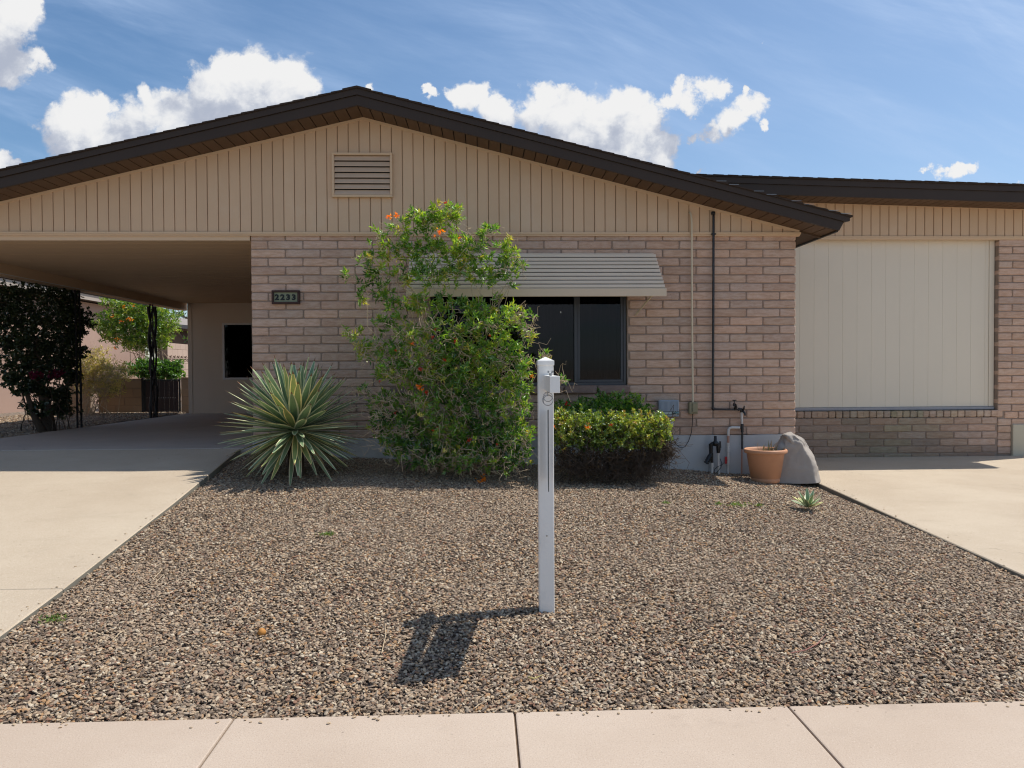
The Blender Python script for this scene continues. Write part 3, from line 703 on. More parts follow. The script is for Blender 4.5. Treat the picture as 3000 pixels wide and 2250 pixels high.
for i in range(47): soffit_plank(AX-0.134*(i+1)+0.006, AX-0.134*i-0.005, OH+0.031, -0.023, soffit, sof, rs.uniform(0.93, 1.07))
mb = MB(); mb.prism([(6.49, sof(6.49)), (6.80, sof(6.80)), (6.80, sof(6.80)+0.01), (6.49, sof(6.49)+0.01)], 0.001, 9.0)
mb.prism([(6.49, sof(6.49)-0.022), (6.80, sof(6.80)-0.022), (6.80, sof(6.80)), (6.49, sof(6.49))], -0.001, 0.028)
mb.build('side_soffit', M_SOFFIT, house, color=(0.75, 0.75, 0.75))

# ------------------------------------------------------------------ window
wt = MB()
def frame(mb, x0, x1, z0, z1, w_, y0, y1, r=0.003):
    for bx in ((x0, x1, z1-w_, z1), (x0, x1, z0, z0+w_), (x0, x0+w_, z0+w_, z1-w_), (x1-w_, x1, z0+w_, z1-w_)):
        addbev(mb, bx[0], bx[1], y0, y1, bx[2], bx[3], r=r)
frame(wt, WX0+0.004, WX1-0.004, WZ0+0.002, WZ1-0.004, 0.034, 0.035, 0.10)
addbev(wt, 3.815, 3.855, 0.03, 0.09, WZ0+0.036, WZ1-0.038, r=0.003)
addbev(wt, 2.70, 2.73, 0.04, 0.09, WZ0+0.036, WZ1-0.038, r=0.003)
window = wt.build('window', M_ALU, house)
mb = MB(); frame(mb, 3.857, WX1-0.040, WZ0+0.038, WZ1-0.040, 0.030, 0.048, 0.085); mb.build('sash', M_ALU, window)
for a, b, y in ((2.135, 2.699, 0.075), (2.731, 3.814, 0.075), (3.888, WX1-0.072, 0.066)):
    mb = MB(); mb.box(a, b, y, y+0.004, WZ0+0.037, WZ1-0.039); mb.build('pane', M_GLASS, window)
mb = MB(); nn = 260; vs = []
for i in range(nn):
    x = 2.12+i*(2.30/(nn-1)); y = 0.20+0.022*math.sin(x*58+1.5*math.sin(x*7))+0.008*math.sin(x*140)
    vs += [(x, y, WZ0-0.05), (x, y, WZ1)]
mb.add(vs, [(2*i, 2*i+2, 2*i+3, 2*i+1) for i in range(nn-1)], smooth=True); mb.build('curtain', M_CURT, window)
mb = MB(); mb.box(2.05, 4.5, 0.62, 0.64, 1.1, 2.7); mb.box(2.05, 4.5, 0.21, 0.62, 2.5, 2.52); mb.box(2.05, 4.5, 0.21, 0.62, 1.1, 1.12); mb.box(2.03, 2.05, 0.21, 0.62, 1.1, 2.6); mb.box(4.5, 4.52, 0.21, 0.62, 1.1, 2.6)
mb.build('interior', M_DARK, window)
mb = MB(); addbev(mb, 3.650, 3.664, 0.070, 0.0748, 2.142, 2.162, r=0.002); mb.build('sticker', M_WHITE, window)
mb = MB(); mb.box(WX0, WX1, 0.03, 0.19, WZ1+0.0, WZ1+0.012); mb.build('lintel', M_ALU, window)

# ------------------------------------------------------------------ awning
aw_ = empty('window_awning', (3.2, -0.02, 2.5), 'beige slatted metal awning over the front window', 'awning'); WLOC['window_awning'] = (3.2, -0.02, 2.5)
AWX0, AWX1 = 1.87, 4.778
for i in range(9):
    t0, t1 = i/9.0, (i+1)/9.0
    y0, z0 = -0.05-0.40*t0, 2.826-0.446*t0; y1, z1 = -0.05-0.40*t1, 2.826-0.446*t1
    mb = MB(); xa, xb = AWX0-0.0*t0, AWX1+0.025*t0
    vs = []
    prof = [(y0+0.010, z0-0.012), (y0-0.002, z0+0.004), (y0-0.016, z0+0.004), (y0-0.028, z0-0.001), (y0-0.034, z0-0.031), (y0-0.031, z0-0.036), (y0-0.020, z0-0.030)]
    n = len(prof)
    mb.add([(xa, y, z) for y, z in prof]+[(xb, y, z) for y, z in prof], [(j, j+n, (j+1) % n+n, (j+1) % n) for j in range(n)]+[tuple(range(n)), tuple(reversed(range(n, 2*n)))], smooth=False)
    mb.build('awning_slat', M_AWN, aw_)
mb = MB(); addbev(mb, AWX0-0.01, AWX1+0.035, -0.468, -0.452, 2.292, 2.383, r=0.004); addbev(mb, AWX0-0.01, AWX1+0.035, -0.463, -0.430, 2.376, 2.388, r=0.003)
mb.build('valance', M_AWN2, aw_)
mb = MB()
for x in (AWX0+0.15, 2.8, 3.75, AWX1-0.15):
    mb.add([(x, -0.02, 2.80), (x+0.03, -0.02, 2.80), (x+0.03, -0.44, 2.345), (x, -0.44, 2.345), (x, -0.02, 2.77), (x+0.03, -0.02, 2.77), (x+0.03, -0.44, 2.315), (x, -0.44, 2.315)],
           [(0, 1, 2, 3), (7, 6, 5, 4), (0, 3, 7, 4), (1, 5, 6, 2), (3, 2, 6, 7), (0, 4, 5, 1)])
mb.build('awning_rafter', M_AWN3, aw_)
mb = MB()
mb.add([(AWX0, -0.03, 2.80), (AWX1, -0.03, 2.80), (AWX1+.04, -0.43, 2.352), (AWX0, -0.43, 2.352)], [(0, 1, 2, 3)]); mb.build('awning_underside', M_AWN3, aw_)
for xa, xb in ((4.66, 4.545), (1.90, 2.02)):
    mb = MB(); mb.tube([(xa, -0.42, 2.31), (xb, -0.01, 2.11)], 0.011, 6); mb.build('awning_arm', M_CONDUIT, aw_)
mb = MB(); addbev(mb, AWX0, AWX1-0.02, -0.05, -0.003, 2.822, 2.842, r=0.003); mb.build('wall_rail', M_AWN, aw_)

# ------------------------------------------------------------------ carport
CZ = 3.0
mb = MB(); mb.box(XL, -0.004, -0.006, 0.052, 2.999, 3.0515); mb.build('carport_header', M_TRIM, house)
mb = MB(); mb.box(-4.02, 0.0, 0.053, 8.66, CZ, CZ+0.04)
for i in range(28): mb.box(-4.0, -0.005, 0.2+i*0.3, 0.203+i*0.3, CZ-0.0022, CZ-0.0004)
mb.build('carport_ceiling', M_CEIL, house)
mb = MB(); addbev(mb, -4.22, -4.021, 0.056, 8.66, 2.845, CZ+0.10, r=0.004); mb.box(-4.24, -4.221, 0.0, 8.5, 2.86, 2.885)
mb.build('carport_beam', M_CEIL, house)
mb = MB(); mb.box(-4.245, -4.238, 0.0, 8.5, 2.846, 2.859); mb.box(-4.02, -4.016, 0.02, 8.5, 2.847, 2.858); mb.build('beam_drip_edge', M_WFRAME, house)
mb = MB(); mb.use(M_BACKW)
BX0 = -3.95; by = 8.5
wx0, wx1, wz0, wz1 = at(652, 1000, by).x, at(652, 1000, by).x+1.5, at(700, 1112, by).z, at(700, 946, by).z
for bx in ((BX0, wx0, 0.3, 3.0), (wx1, 0.1, 0.3, 3.0), (wx0, wx1, 0.3, wz0), (wx0, wx1, wz1, 3.0)): mb.box(bx[0], bx[1], by, by+0.15, bx[2], bx[3])
back = mb.build('carport_back_wall', M_BACKW, house)
mb = MB(); addbev(mb, BX0-0.004, BX0+0.09, by-0.014, by-0.001, 0.5, 2.995, r=0.004); mb.build('corner_board', M_BACKW, back)
mb = MB(); frame(mb, wx0, wx1, wz0, wz1, 0.045, by-0.02, by+0.03); addbev(mb, wx0+0.66, wx0+0.70, by-0.015, by+0.02, wz0+0.04, wz1-0.04)
w2 = mb.build('back_window', M_WFRAME, house)
mb = MB(); mb.box(wx0+0.04, wx1-0.04, by+0.01, by+0.014, wz0+0.04, wz1-0.04); mb.build('pane', M_GLASS, w2)
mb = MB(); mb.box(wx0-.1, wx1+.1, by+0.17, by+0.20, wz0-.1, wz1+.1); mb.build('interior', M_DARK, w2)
def post(y, seed, top=2.845):
    r = random.Random(seed); mb = MB(); x = -4.12; z0 = 0.50
    for dy in (0.0, 0.13): addbev(mb, x-0.0125, x+0.0125, y+dy-0.0125, y+dy+0.0125, z0, top, r=0.002)
    for z in (z0+0.08, (z0+top)/2, top-0.1): mb.box(x-0.008, x+0.008, y+0.0125, y+0.1175, z-0.008, z+0.008)
    nn = 6; h = (top-z0-0.3)/nn
    for i in range(nn):                               # S-scrolls between the bars
        pts = []
        for k in range(13):
            t = k/12; pts.append((x, y+0.065+0.045*math.sin(2*PI*t), z0+0.12+h*(i+t)))
        mb.tube(pts, 0.006, 5)
    mb.box(x-0.06, x+0.06, y-0.05, y+0.18, z0-0.0, z0+0.008)
    return mb.build('carport_post', M_IRON, house)
for y in (-0.02+0.15, 4.04, 6.93): post(y, int(y*10))

# ------------------------------------------------------------------ recessed right wing
WLC = (8.5, 1.5, 0.2)
wing = empty('garage_wing', WLC, 'recessed right wing with closed cream panel under a low dark roof', 'building wing'); WLOC['garage_wing'] = WLC
YG = 1.5; PX0, PX1, PZ0, PZ1 = 6.60, 10.03, 0.855, 3.285
wm = MB(); wm.use(M_MORTAR)
wm.box(6.50, PX1, YG+0.012, YG+0.25, 0.10, 0.852-0.10); wm.box(PX1+0.006, 11.03, YG+0.012, YG+0.25, 0.10, 3.28)
wwall = wm.build('wing_wall', M_MORTAR, wing)
zt = 0.754
rw = random.Random(11)
zrow = [(zt-HBM*(i+1), i) for i in range(6)]
X0 = 6.52
for z, i in zrow:
    off = 0.0 if i % 2 == 0 else BM/2
    xx_ = 6.55+off-BM
    while xx_ < PX1-0.01:
        a = max(xx_, 6.50); b = min(xx_+BM, PX1)
        if b-a > 0.07:
            t = (a+b)/2; gr = max(0, 1-abs(t-8.4)/1.5)*rw.uniform(0.2, 1.0); dirt = 0.38*(1 if t < 9.0 else max(0, 1-(t-9.0)/0.8))*rw.uniform(0.75, 1.05)
            if i >= 4: dirt = max(dirt, 0.38)
            me = FULL[rw.randrange(7)] if b-a > BM-0.01 else (HALF[rw.randrange(4)] if abs(b-a-BM/2) < 0.012 else brick_mesh(b-a-0.011, HBM-0.011, int(a*991)+i))
            place_brick(me, (a+b)/2, YG, z+HBM/2, wwall, color=btint(rw, dirt, gr*0.8))
        xx_ += BM
nh = 0
x = 6.55
while x < PX1+0.08:                                   # rowlock header course on the ledge
    if x > 6.5:
        t = x; gr = max(0, 1-abs(t-8.6)/1.6)*rw.uniform(0.2, 0.9); dirt = 0.22*(1 if t < 8.7 else max(0, 1-(t-8.7)))
        o = link('header_brick', HEAD[rw.randrange(4)], wwall, (x+0.047, YG-0.006, 0.803), btint(rw, dirt, gr)); o.scale = (1, 1, 0.98)
    x += 0.1035 if rw.random() > 0.12 else 0.07
PIL = [brick_mesh(BM-0.011, HBM-0.011, 701, dep=0.15), brick_mesh(BM/2-0.011, HBM-0.011, 702, dep=0.15)]
for r in range(0, 32):                                # pillar
    zc = 3.27-(r+0.5)*HBM
    if zc < 0.18: break
    low = zc < 0.63
    segs = [(PX1, PX1+BM*0.5), (PX1+BM*0.5, PX1+BM*1.5), (PX1+BM*1.5, PX1+BM*2.5)] if r % 2 else [(PX1, PX1+BM), (PX1+BM, PX1+2*BM), (PX1+2*BM, PX1+2.5*BM)]
    if 0.75 < zc < 0.85: segs = [(PX1+0.10, PX1+0.10+BM*0.5), (PX1+0.10+BM*0.5, PX1+0.1+BM*1.5)]
    for a, b in segs:
        if low and a > 10.1: continue
        if low: b = 10.232; 
        L = b-a
        me = rw.choice(FULL) if L > BM-0.01 else (rw.choice(HALF) if abs(L-BM/2) < 0.02 else brick_mesh(L-0.011, HBM-0.011, 500+r))
        if a == PX1 and zc > 0.85: me = PIL[0] if L > BM-0.01 else PIL[1]
        place_brick(me, a+L/2, YG-0.002, zc, wwall, color=btint(rw, 0.0 if zc > 0.3 else 0.1))
mb = MB(); addbev(mb, 10.236, 11.04, YG-0.03, YG+0.05, 0.10, 0.645, r=0.006); mb.build('stucco_base', mat('cream_stucco', (0.52, 0.47, 0.36), 0.9, 0.06), wing)
# panel of vertical planks
YP = YG+0.095
mb = MB(); mb.box(6.50, PX1+0.01, YP+0.012, YP+0.05, 0.76, PZ1)
panel = mb.build('panel', mat('panel_joint', (0.34, 0.30, 0.24), 0.8, 0.05), wing)
x = 7.208-0.2069*4
while x < PX1-0.075:
    a, b = max(x, 6.52), min(x+0.2069, PX1-0.078)
    if b-a > 0.02:
        mb = MB(); addbev(mb, a+0.0004, b-0.0004, YP, YP+0.013, 0.90, PZ1-0.004, r=0.0018); mb.build('panel_plank', M_PANEL, panel)
    x += 0.2069
mb = MB(); addbev(mb, PX1-0.076, PX1-0.002, YP-0.012, YP+0.013, 0.90, PZ1-0.004, r=0.004); mb.build('panel_trim', M_PANEL, panel)
mb = MB(); addbev(mb, 6.52, PX1-0.002, YP-0.03, YP+0.02, 0.856, 0.897, r=0.004); mb.build('panel_sill', M_PSILL, panel)
# ledge cap behind header course
# siding of the wing
def wsof(x): return 3.800-0.0285*(x-7.2)
mb = MB(); mb.prism([(5.0, 3.28), (11.03, 3.28), (11.03, wsof(11.03)), (5.0, wsof(5.0))], YG+0.002, YG+0.25)
ws = mb.build('siding', M_GROOVE, wing)
x = 7.793-0.1285*9
while x < 10.92:
    a, b = x+0.0038, x+0.1285-0.0038; d = 0.004
    mb = MB(); z0 = 3.312; poly = [(a, z0), (b, z0), (b, wsof(b)-0.028), (a, wsof(a)-0.028)]; inner = [(a+d, z0+d), (b-d, z0+d), (b-d, wsof(b)-0.028-d), (a+d, wsof(a)-0.028-d)]
    n = 4; y = YG-0.014
    mb.add([(p, YG+0.001, z) for p, z in poly]+[(p, y+0.005, z) for p, z in poly]+[(p, y, z) for p, z in inner], [(j*n+i, j*n+(i+1) % n, (j+1)*n+(i+1) % n, (j+1)*n+i) for j in range(2) for i in range(n)])
    mb.add([(p, y, z) for p, z in inner], [(0, 1, 2, 3)]); k_ = rs.uniform(0.97, 1.02)
    mb.build('siding_board', M_SIDING, ws, color=(k_, k_, k_)); x += 0.1285
mb = MB(); mb.box(6.9, 11.05, YG-0.026, YG-0.0005, 3.286, 3.310); mb.box(6.9, 11.05, YG-0.020, YG+0.05, 3.262, 3.2855)
mb.prism([(6.6, wsof(6.6)-0.030), (11.04, wsof(11.04)-0.030), (11.04, wsof(11.04)-0.002), (6.6, wsof(6.6)-0.002)], YG-0.020, YG+0.0)
mb.box(6.52, PX1, YP-0.02, YP+0.1, PZ1-0.004, 3.30)
mb.build('wing_trim', M_TRIM, wing)
YF = 1.05
def wft(x): return 4.048-0.0266*(x-5.74)
def wfb(x): return 3.780-0.0274*(x-6.93)
XW = 11.2
mb = MB()
mb.prism([(4.9, wfb(4.9)), (XW, wfb(XW)), (XW, wft(XW)-0.100), (4.9, wft(4.9)-0.100)], YF, YF+0.03)
mb.prism([(4.9, wft(4.9)-0.098), (XW, wft(XW)-0.098), (XW, wft(XW)-0.02), (4.9, wft(4.9)-0.02)], YF-0.018, YF+0.03)
mb.build('wing_fascia', M_FASCIA, wing)
mb = MB(); mb.use(M_ROOF); mb.prism([(4.9, wft(4.9)-0.022), (XW+.05, wft(XW)-0.022), (XW+.05, wft(XW)), (4.9, wft(4.9))], YF-0.035, 9.2)
for i in range(30):
    xa = 4.95+i*0.205+random.uniform(0, .05); mb.prism([(xa, wft(xa)-0.003), (xa+0.14, wft(xa+.14)-0.003), (xa+0.14, wft(xa+.14)+0.002), (xa, wft(xa)+0.004)], YF-0.042, YF+0.5)
mb.build('wing_roof', M_ROOF, wing)
mb = MB(); mb.prism([(4.9, wfb(4.9)+0.03), (XW, wfb(XW)+0.03), (XW, wfb(XW)+0.034), (4.9, wfb(4.9)+0.034)], YF+0.031, YG); wso = mb.build('wing_soffit', M_SGAP, wing)
x = 6.2
while x < XW-0.15: soffit_plank(x+0.005, x+0.126, YF+0.031, YG-0.021, wso, lambda q: wfb(q)+0.004, rs.uniform(0.93, 1.07)); x += 0.131

# ------------------------------------------------------------------ house number
sg = empty('house_number_sign', (0.414, -0.03, 2.33), 'small dark framed sign reading 2233 on the brick wall', 'sign'); WLOC['house_number_sign'] = (0.414, -0.03, 2.33)
mb = MB()
nx0, nx1, nz0, nz1 = 0.250, 0.575, 2.252, 2.413
for bx in ((nx0, nx1, nz1-0.024, nz1), (nx0, nx1, nz0, nz0+0.026), (nx0, nx0+0.024, nz0+0.026, nz1-0.024), (nx1-0.026, nx1, nz0+0.026, nz1-0.024)):
    addbev(mb, bx[0], bx[1], -0.045, 0.0, bx[2], bx[3], r=0.005)
mb.build('sign_frame', M_SIGNF, sg)
mb = MB(); mb.box(nx0+0.02, nx1-0.02, -0.024, -0.020, nz0+0.02, nz1-0.02); mb.build('sign_plate', M_SIGNP, sg)
def text_mesh(txt, size, m, bold=0.0, depth=0.002):
    cu = bpy.data.curves.new('lettering', 'FONT'); cu.body = txt; cu.size = size; cu.extrude = depth; cu.offset = bold; cu.resolution_u = 3
    o = bpy.data.objects.new('tmp', cu); C.objects.link(o); bpy.context.view_layer.update()
    me = bpy.data.meshes.new_from_object(o.evaluated_get(bpy.context.evaluated_depsgraph_get())); bpy.data.objects.remove(o)
    me.materials.clear(); me.materials.append(m)
    me.transform(Matrix.Rotation(PI/2, 4, 'X')); return me
for i, ch in enumerate('2233'):
    me = text_mesh(ch, 0.088, M_NUM, 0.0042, 0.003); me.transform(Matrix.Scale(1.12, 4, Vector((1, 0, 0))))
    link('numeral', me, sg, (0.284+i*0.0655, -0.028, 2.302))

# ------------------------------------------------------------------ conduit, controller, pipes
def thing_mesh(mb, name, m, label, cat, group=None): return tag(mb.build(name, m), label, cat, group)
pc = empty('electrical_conduit', (5.22, -0.03, 1.0), 'cream painted conduit running down the bricks to a small olive box', 'conduit'); WLOC[pc.name] = (5.22, -0.03, 1.0)
mb = MB(); mb.tube([(5.204, 0.0, 3.335), (5.205, -0.025, 3.33), (5.212, -0.045, 3.29), (5.217, -0.046, 3.2), (5.219, -0.046, 2.2), (5.229, -0.046, 1.06)], 0.0115, 10); mb.build('tube', M_CONDUIT, pc)
mb = MB(); addbev(mb, 5.178, 5.282, -0.075, -0.004, 0.925, 1.065, r=0.008, seg=2); b_ = mb.build('junction_box', M_CBOX, pc)
mb = MB(); addbev(mb, 5.212, 5.272, -0.088, -0.074, 0.945, 1.052, r=0.004); mb.build('box_lid', M_CBOX, b_)
mb = MB(); mb.lathe([(0.016, 0), (0.016, 0.006)], (5.204, -0.008, 3.328), 12); mb.build('wall_hole', M_DARK, pc)
ct = empty('irrigation_controller', (4.935, -0.03, 0.98), 'grey blue ribbed sprinkler timer box above the low shrub', 'timer box'); WLOC[ct.name] = (4.935, -0.03, 0.98)
mb = MB(); addbev(mb, 4.812, 5.058, -0.075, -0.004, 0.893, 1.092, r=0.018, seg=3); body = mb.build('case', M_CTRL, ct)
for i in range(15):
    mb = MB(); addbev(mb, 4.832+i*0.0146, 4.840+i*0.0146, -0.079, -0.074, 0.965, 1.080, r=0.0015); mb.build('rib', M_CTRL, ct)
mb = MB(); mb.box(4.86, 5.052, -0.0768, -0.0752, 0.923, 0.952); mb.build('stripe', M_PALE, ct)
for z in (0.953, 0.917):
    mb = MB(); mb.box(4.86, 5.052, -0.0772, -0.0752, z, z+0.005); mb.build('stripe_line', M_NUM, ct)
mb = MB(); pts = [(5.010+0.024*math.cos(a), -0.079, 0.938+0.024*math.sin(a)) for a in np.linspace(0, 2*PI, 25)]; mb.tube(pts, 0.0022, 5, False); mb.build('logo_ring', M_PALE, ct)
o = link('lettering', text_mesh('Rain', 0.026, M_NUM, 0.0008), ct, (4.967, -0.080, 0.930)); o2 = link('lettering', text_mesh('Dial', 0.026, M_TEAL, 0.0008), ct, (5.012, -0.080, 0.930))
pg = empty('power_cord', (4.98, -0.03, 0.8), 'thin black cord looping from white plug down to the olive box', 'cord'); WLOC[pg.name] = (4.98, -0.03, 0.8)
mb = MB(); addbev(mb, 4.960, 4.996, -0.05, -0.012, 0.780, 0.878, r=0.012, seg=2); mb.build('plug', M_WFRAME, pg)
mb = MB(); mb.tube([(4.978, -0.03, 0.78), (4.979, -0.03, 0.70), (4.995, -0.035, 0.62), (5.03, -0.04, 0.555), (5.085, -0.04, 0.515), (5.135, -0.04, 0.53), (5.18, -0.035, 0.60), (5.215, -0.03, 0.70), (5.226, -0.03, 0.80), (5.228, -0.04, 0.93)], 0.0042, 6); mb.build('cable', M_BLACK, pg)
wp = empty('water_pipe', (5.62, -0.04, 0.9), 'black pipe dropping from the gable to a tap beside the bricks corner', 'pipe'); WLOC[wp.name] = (5.62, -0.04, 0.9)
mb = MB(); mb.tube([(5.483, 0.0, 3.335), (5.482, -0.04, 3.33), (5.480, -0.045, 3.25), (5.476, -0.045, 2.0), (5.470, -0.045, 0.995)], 0.0145, 10); mb.build('riser', M_BLACKP, wp)
mb = MB(); mb.lathe([(0.0, 0.02), (0.024, 0.018), (0.026, 0.0), (0.024, -0.018), (0, -0.02)], (5.481, -0.03, 3.322), 12); mb.box(5.455, 5.51, -0.055, 0.0, 3.066, 3.078); mb.build('clamp', M_BLACK, wp)
mb = MB(); mb.tube([(5.470, -0.045, 1.0), (5.472, -0.045, 0.985), (5.49, -0.045, 0.978)], 0.021, 10); mb.tube([(5.49, -0.045, 0.978), (5.79, -0.045, 0.972)], 0.0115, 8); mb.build('elbow', M_BLACKP, wp)
mb = MB(); mb.tube([(5.742, -0.045, 0.972), (5.745, -0.06, 1.01), (5.728, -0.075, 1.035)], [0.020, 0.016, 0.018], 10); mb.tube([(5.722, -0.075, 1.02), (5.712, -0.09, 1.045), (5.705, -0.10, 1.02)], 0.011, 8)
mb.tube([(5.722, -0.07, 1.05), (5.722, -0.07, 1.085)], 0.007, 6); mb.tube([(5.700, -0.07, 1.085), (5.748, -0.07, 1.087)], 0.006, 6); mb.build('valve', M_BLACK, wp)
mb = MB(); mb.tube([(5.775, -0.045, 0.975), (5.812, -0.05, 0.975), (5.818, -0.05, 0.94)], 0.019, 10); mb.tube([(5.822, -0.05, 0.96), (5.832, -0.09, 0.985), (5.837, -0.09, 1.02)], [0.017, 0.012, 0.006], 8); mb.tube([(5.828, -0.06, 0.96), (5.842, -0.09, 0.93), (5.846, -0.09, 0.90)], [0.014, 0.012, 0.008], 8); mb.build('tap', M_BLACK, wp)
mb = MB(); mb.tube([(5.819, -0.05, 0.955), (5.822, -0.05, 0.78)], 0.0145, 10); mb.build('pale_riser', M_PVC, wp)
mb = MB(); mb.tube([(5.824, -0.05, 0.80), (5.826, -0.05, 0.70)], 0.018, 10); mb.tube([(5.79, -0.05, 0.755), (5.826, -0.05, 0.755)], 0.012, 8); mb.tube([(5.826, -0.05, 0.70), (5.824, -0.05, 0.50), (5.822, -0.05, 0.495)], 0.0125, 8); mb.build('tee', M_BLACKP, wp)
mb = MB(); mb.tube([(5.822, -0.05, 0.50), (5.818, -0.05, 0.20)], 0.0095, 8); mb.build('buried_riser', M_PVCP, wp)
mb = MB(); mb.tube([(5.795, -0.05, 0.755), (5.70, -0.05, 0.758), (5.672, -0.05, 0.750), (5.658, -0.05, 0.730), (5.656, -0.05, 0.66)], 0.0165, 10)
mb.tube([(5.655, -0.05, 0.575), (5.652, -0.05, 0.20)], 0.0125, 8)
for z0_, z1_, r_ in ((0.52, 0.575, 0.0175), (0.462, 0.515, 0.0175), (0.41, 0.455, 0.016), (0.36, 0.408, 0.021), (0.315, 0.357, 0.018)): mb.tube([(5.654, -0.05, z0_), (5.654, -0.05, z1_)], r_, 12)
mb.build('white_riser', M_PVC, wp)
mb = MB(); mb.tube([(5.656, -0.05, 0.665), (5.655, -0.05, 0.57)], 0.0150, 10); mb.build('stained_riser', M_PVCP, wp)
mb = MB(); addbev(mb, 5.608, 5.632, -0.085, -0.055, 0.325, 0.41, r=0.006, seg=2); mb.tube([(5.655, -0.05, 0.368), (5.615, -0.07, 0.368)], 0.008, 8); mb.build('handle', M_RED, wp)
# sprinkler valve
sv = empty('sprinkler_valve', (5.46, -0.12, 0.3), 'black sprinkler valve on two short white pipes against the white foundation', 'valve'); WLOC[sv.name] = (5.46, -0.12, 0.3)
mb = MB(); mb.tube([(5.425, -0.12, 0.555), (5.44, -0.12, 0.57), (5.50, -0.12, 0.57), (5.515, -0.12, 0.555)], 0.025, 10); mb.lathe([(0, 0.06), (0.016, 0.058), (0.018, 0.0), (0.034, -0.012), (0.036, -0.04), (0.02, -0.06)], (5.475, -0.13, 0.605), 14)
mb.tube([(5.425, -0.12, 0.57), (5.424, -0.12, 0.46)], [0.026, 0.022], 10); mb.tube([(5.512, -0.12, 0.57), (5.515, -0.12, 0.50), (5.512, -0.12, 0.46)], [0.024, 0.027, 0.019], 10)
mb.tube([(5.422, -0.12, 0.45), (5.40, -0.14, 0.415), (5.355, -0.16, 0.35)], [0.020, 0.030, 0.022], 10); mb.tube([(5.430, -0.12, 0.46), (5.436, -0.12, 0.34)], [0.022, 0.018], 10); mb.tube([(5.535, -0.12, 0.60), (5.54, -0.12, 0.52)], 0.010, 6)
mb.build('valve_body', M_BLACK, sv)
for i in range(4):
    mb = MB(); t = i/3; mb.tube([(5.405-0.045*t, -0.138-0.02*t, 0.42-0.065*t), (5.400-0.045*t, -0.14-0.02*t, 0.413-0.065*t)], 0.031, 12); mb.build('collar', M_BLACK, sv)
mb = MB(); mb.tube([(5.512, -0.12, 0.475), (5.514, -0.12, 0.44)], 0.0185, 10); mb.tube([(5.513, -0.12, 0.45), (5.522, -0.12, 0.15)], 0.0125, 10); mb.build('outlet_pipe', M_PVC, sv)
mb = MB(); mb.tube([(5.438, -0.12, 0.345), (5.438, -0.12, 0.295)], 0.0205, 12); mb.tube([(5.438, -0.12, 0.30), (5.438, -0.12, 0.15)], 0.015, 10); mb.build('inlet_pipe', M_PVC, sv)
mb = MB(); mb.tube([(5.59, -0.07, 0.33), (5.56, -0.10, 0.312), (5.50, -0.14, 0.30), (5.46, -0.15, 0.27), (5.45, -0.15, 0.20)], 0.004, 6); mb.tube([(5.54, -0.10, 0.39), (5.555, -0.12, 0.34), (5.54, -0.14, 0.29), (5.47, -0.16, 0.22)], 0.0035, 6)
mb.tube([(5.44, -0.15, 0.60), (5.43, -0.16, 0.50), (5.385, -0.18, 0.35), (5.38, -0.18, 0.20)], 0.003, 5); mb.build('wires', M_BLACK, sv)
mb = MB(); mb.tube([(4.926, -0.09, 0.52), (4.924, -0.09, 0.45), (4.930, -0.09, 0.20)], 0.0155, 10); mb.tube([(4.925, -0.09, 0.49), (4.925, -0.09, 0.44)], 0.019, 10)
thing_mesh(mb, 'drain_pipe', M_PVC, 'short white pipe sticking up beside the low shrub end', 'pipe')

# ------------------------------------------------------------------ pot and fake rock
POT = (5.955, -0.46, gz(5.95, -0.46)+0.006)
pt = empty('plant_pot', POT, 'terracotta plastic pot holding dried spiky stems beside the rock', 'pot'); WLOC[pt.name] = POT
mb = MB(); mb.lathe([(0.0, 0.0), (0.150, 0.0), (0.156, 0.004), (0.160, 0.045), (0.158, 0.050), (0.166, 0.054), (0.208, 0.325), (0.212, 0.330), (0.236, 0.336), (0.241, 0.345), (0.241, 0.366), (0.234, 0.378), (0.222, 0.380), (0.212, 0.372), (0.200, 0.320), (0.198, 0.30)], POT, 48)
mb.build('pot_body', M_TERRA, pt)
mb = MB(); vs = [(POT[0], POT[1], POT[2]+0.325)]+[(POT[0]+0.2*math.cos(a), POT[1]+0.2*math.sin(a), POT[2]+0.315+0.01*random.random()) for a in np.linspace(0, 2*PI, 24, endpoint=False)]
mb.add(vs, [(0, i+1, (i+1) % 24+1) for i in range(24)]); mb.build('soil', M_SOIL, pt)
M_DRY = leafmat('dry_blade', [(0, (0.34, 0.24, 0.13)), (0.4, (0.20, 0.13, 0.08)), (0.7, (0.13, 0.15, 0.05)), (1, (0.10, 0.07, 0.05))], 0.15, 0.05)
def blade(mb, p, az, el, L, wd, curl, tint, nseg=5, fold=0.3):
    p = Vector(p); pts = []; h = Vector((math.cos(az), math.sin(az), 0)); side = Vector((-math.sin(az), math.cos(az), 0)); e = el
    vs = []
    for i in range(nseg+1):
        t = i/nseg; ww = wd*(0.7+0.6*math.sin(PI*min(1, t*0.9+0.1)))*(1-t**3)*0.7
        d = h*math.cos(e)+Vector((0, 0, 1))*math.sin(e); nrm = side.cross(d)
        vs += [p-side*ww+nrm*ww*fold, p, p+side*ww+nrm*ww*fold]
        p = p+d*(L/nseg); e -= curl/nseg
    mb.add(vs, [(i*3+j, i*3+j+1, i*3+j+4, i*3+j+3) for i in range(nseg) for j in range(2)], tint, True)
rp = random.Random(4); mb = MB()
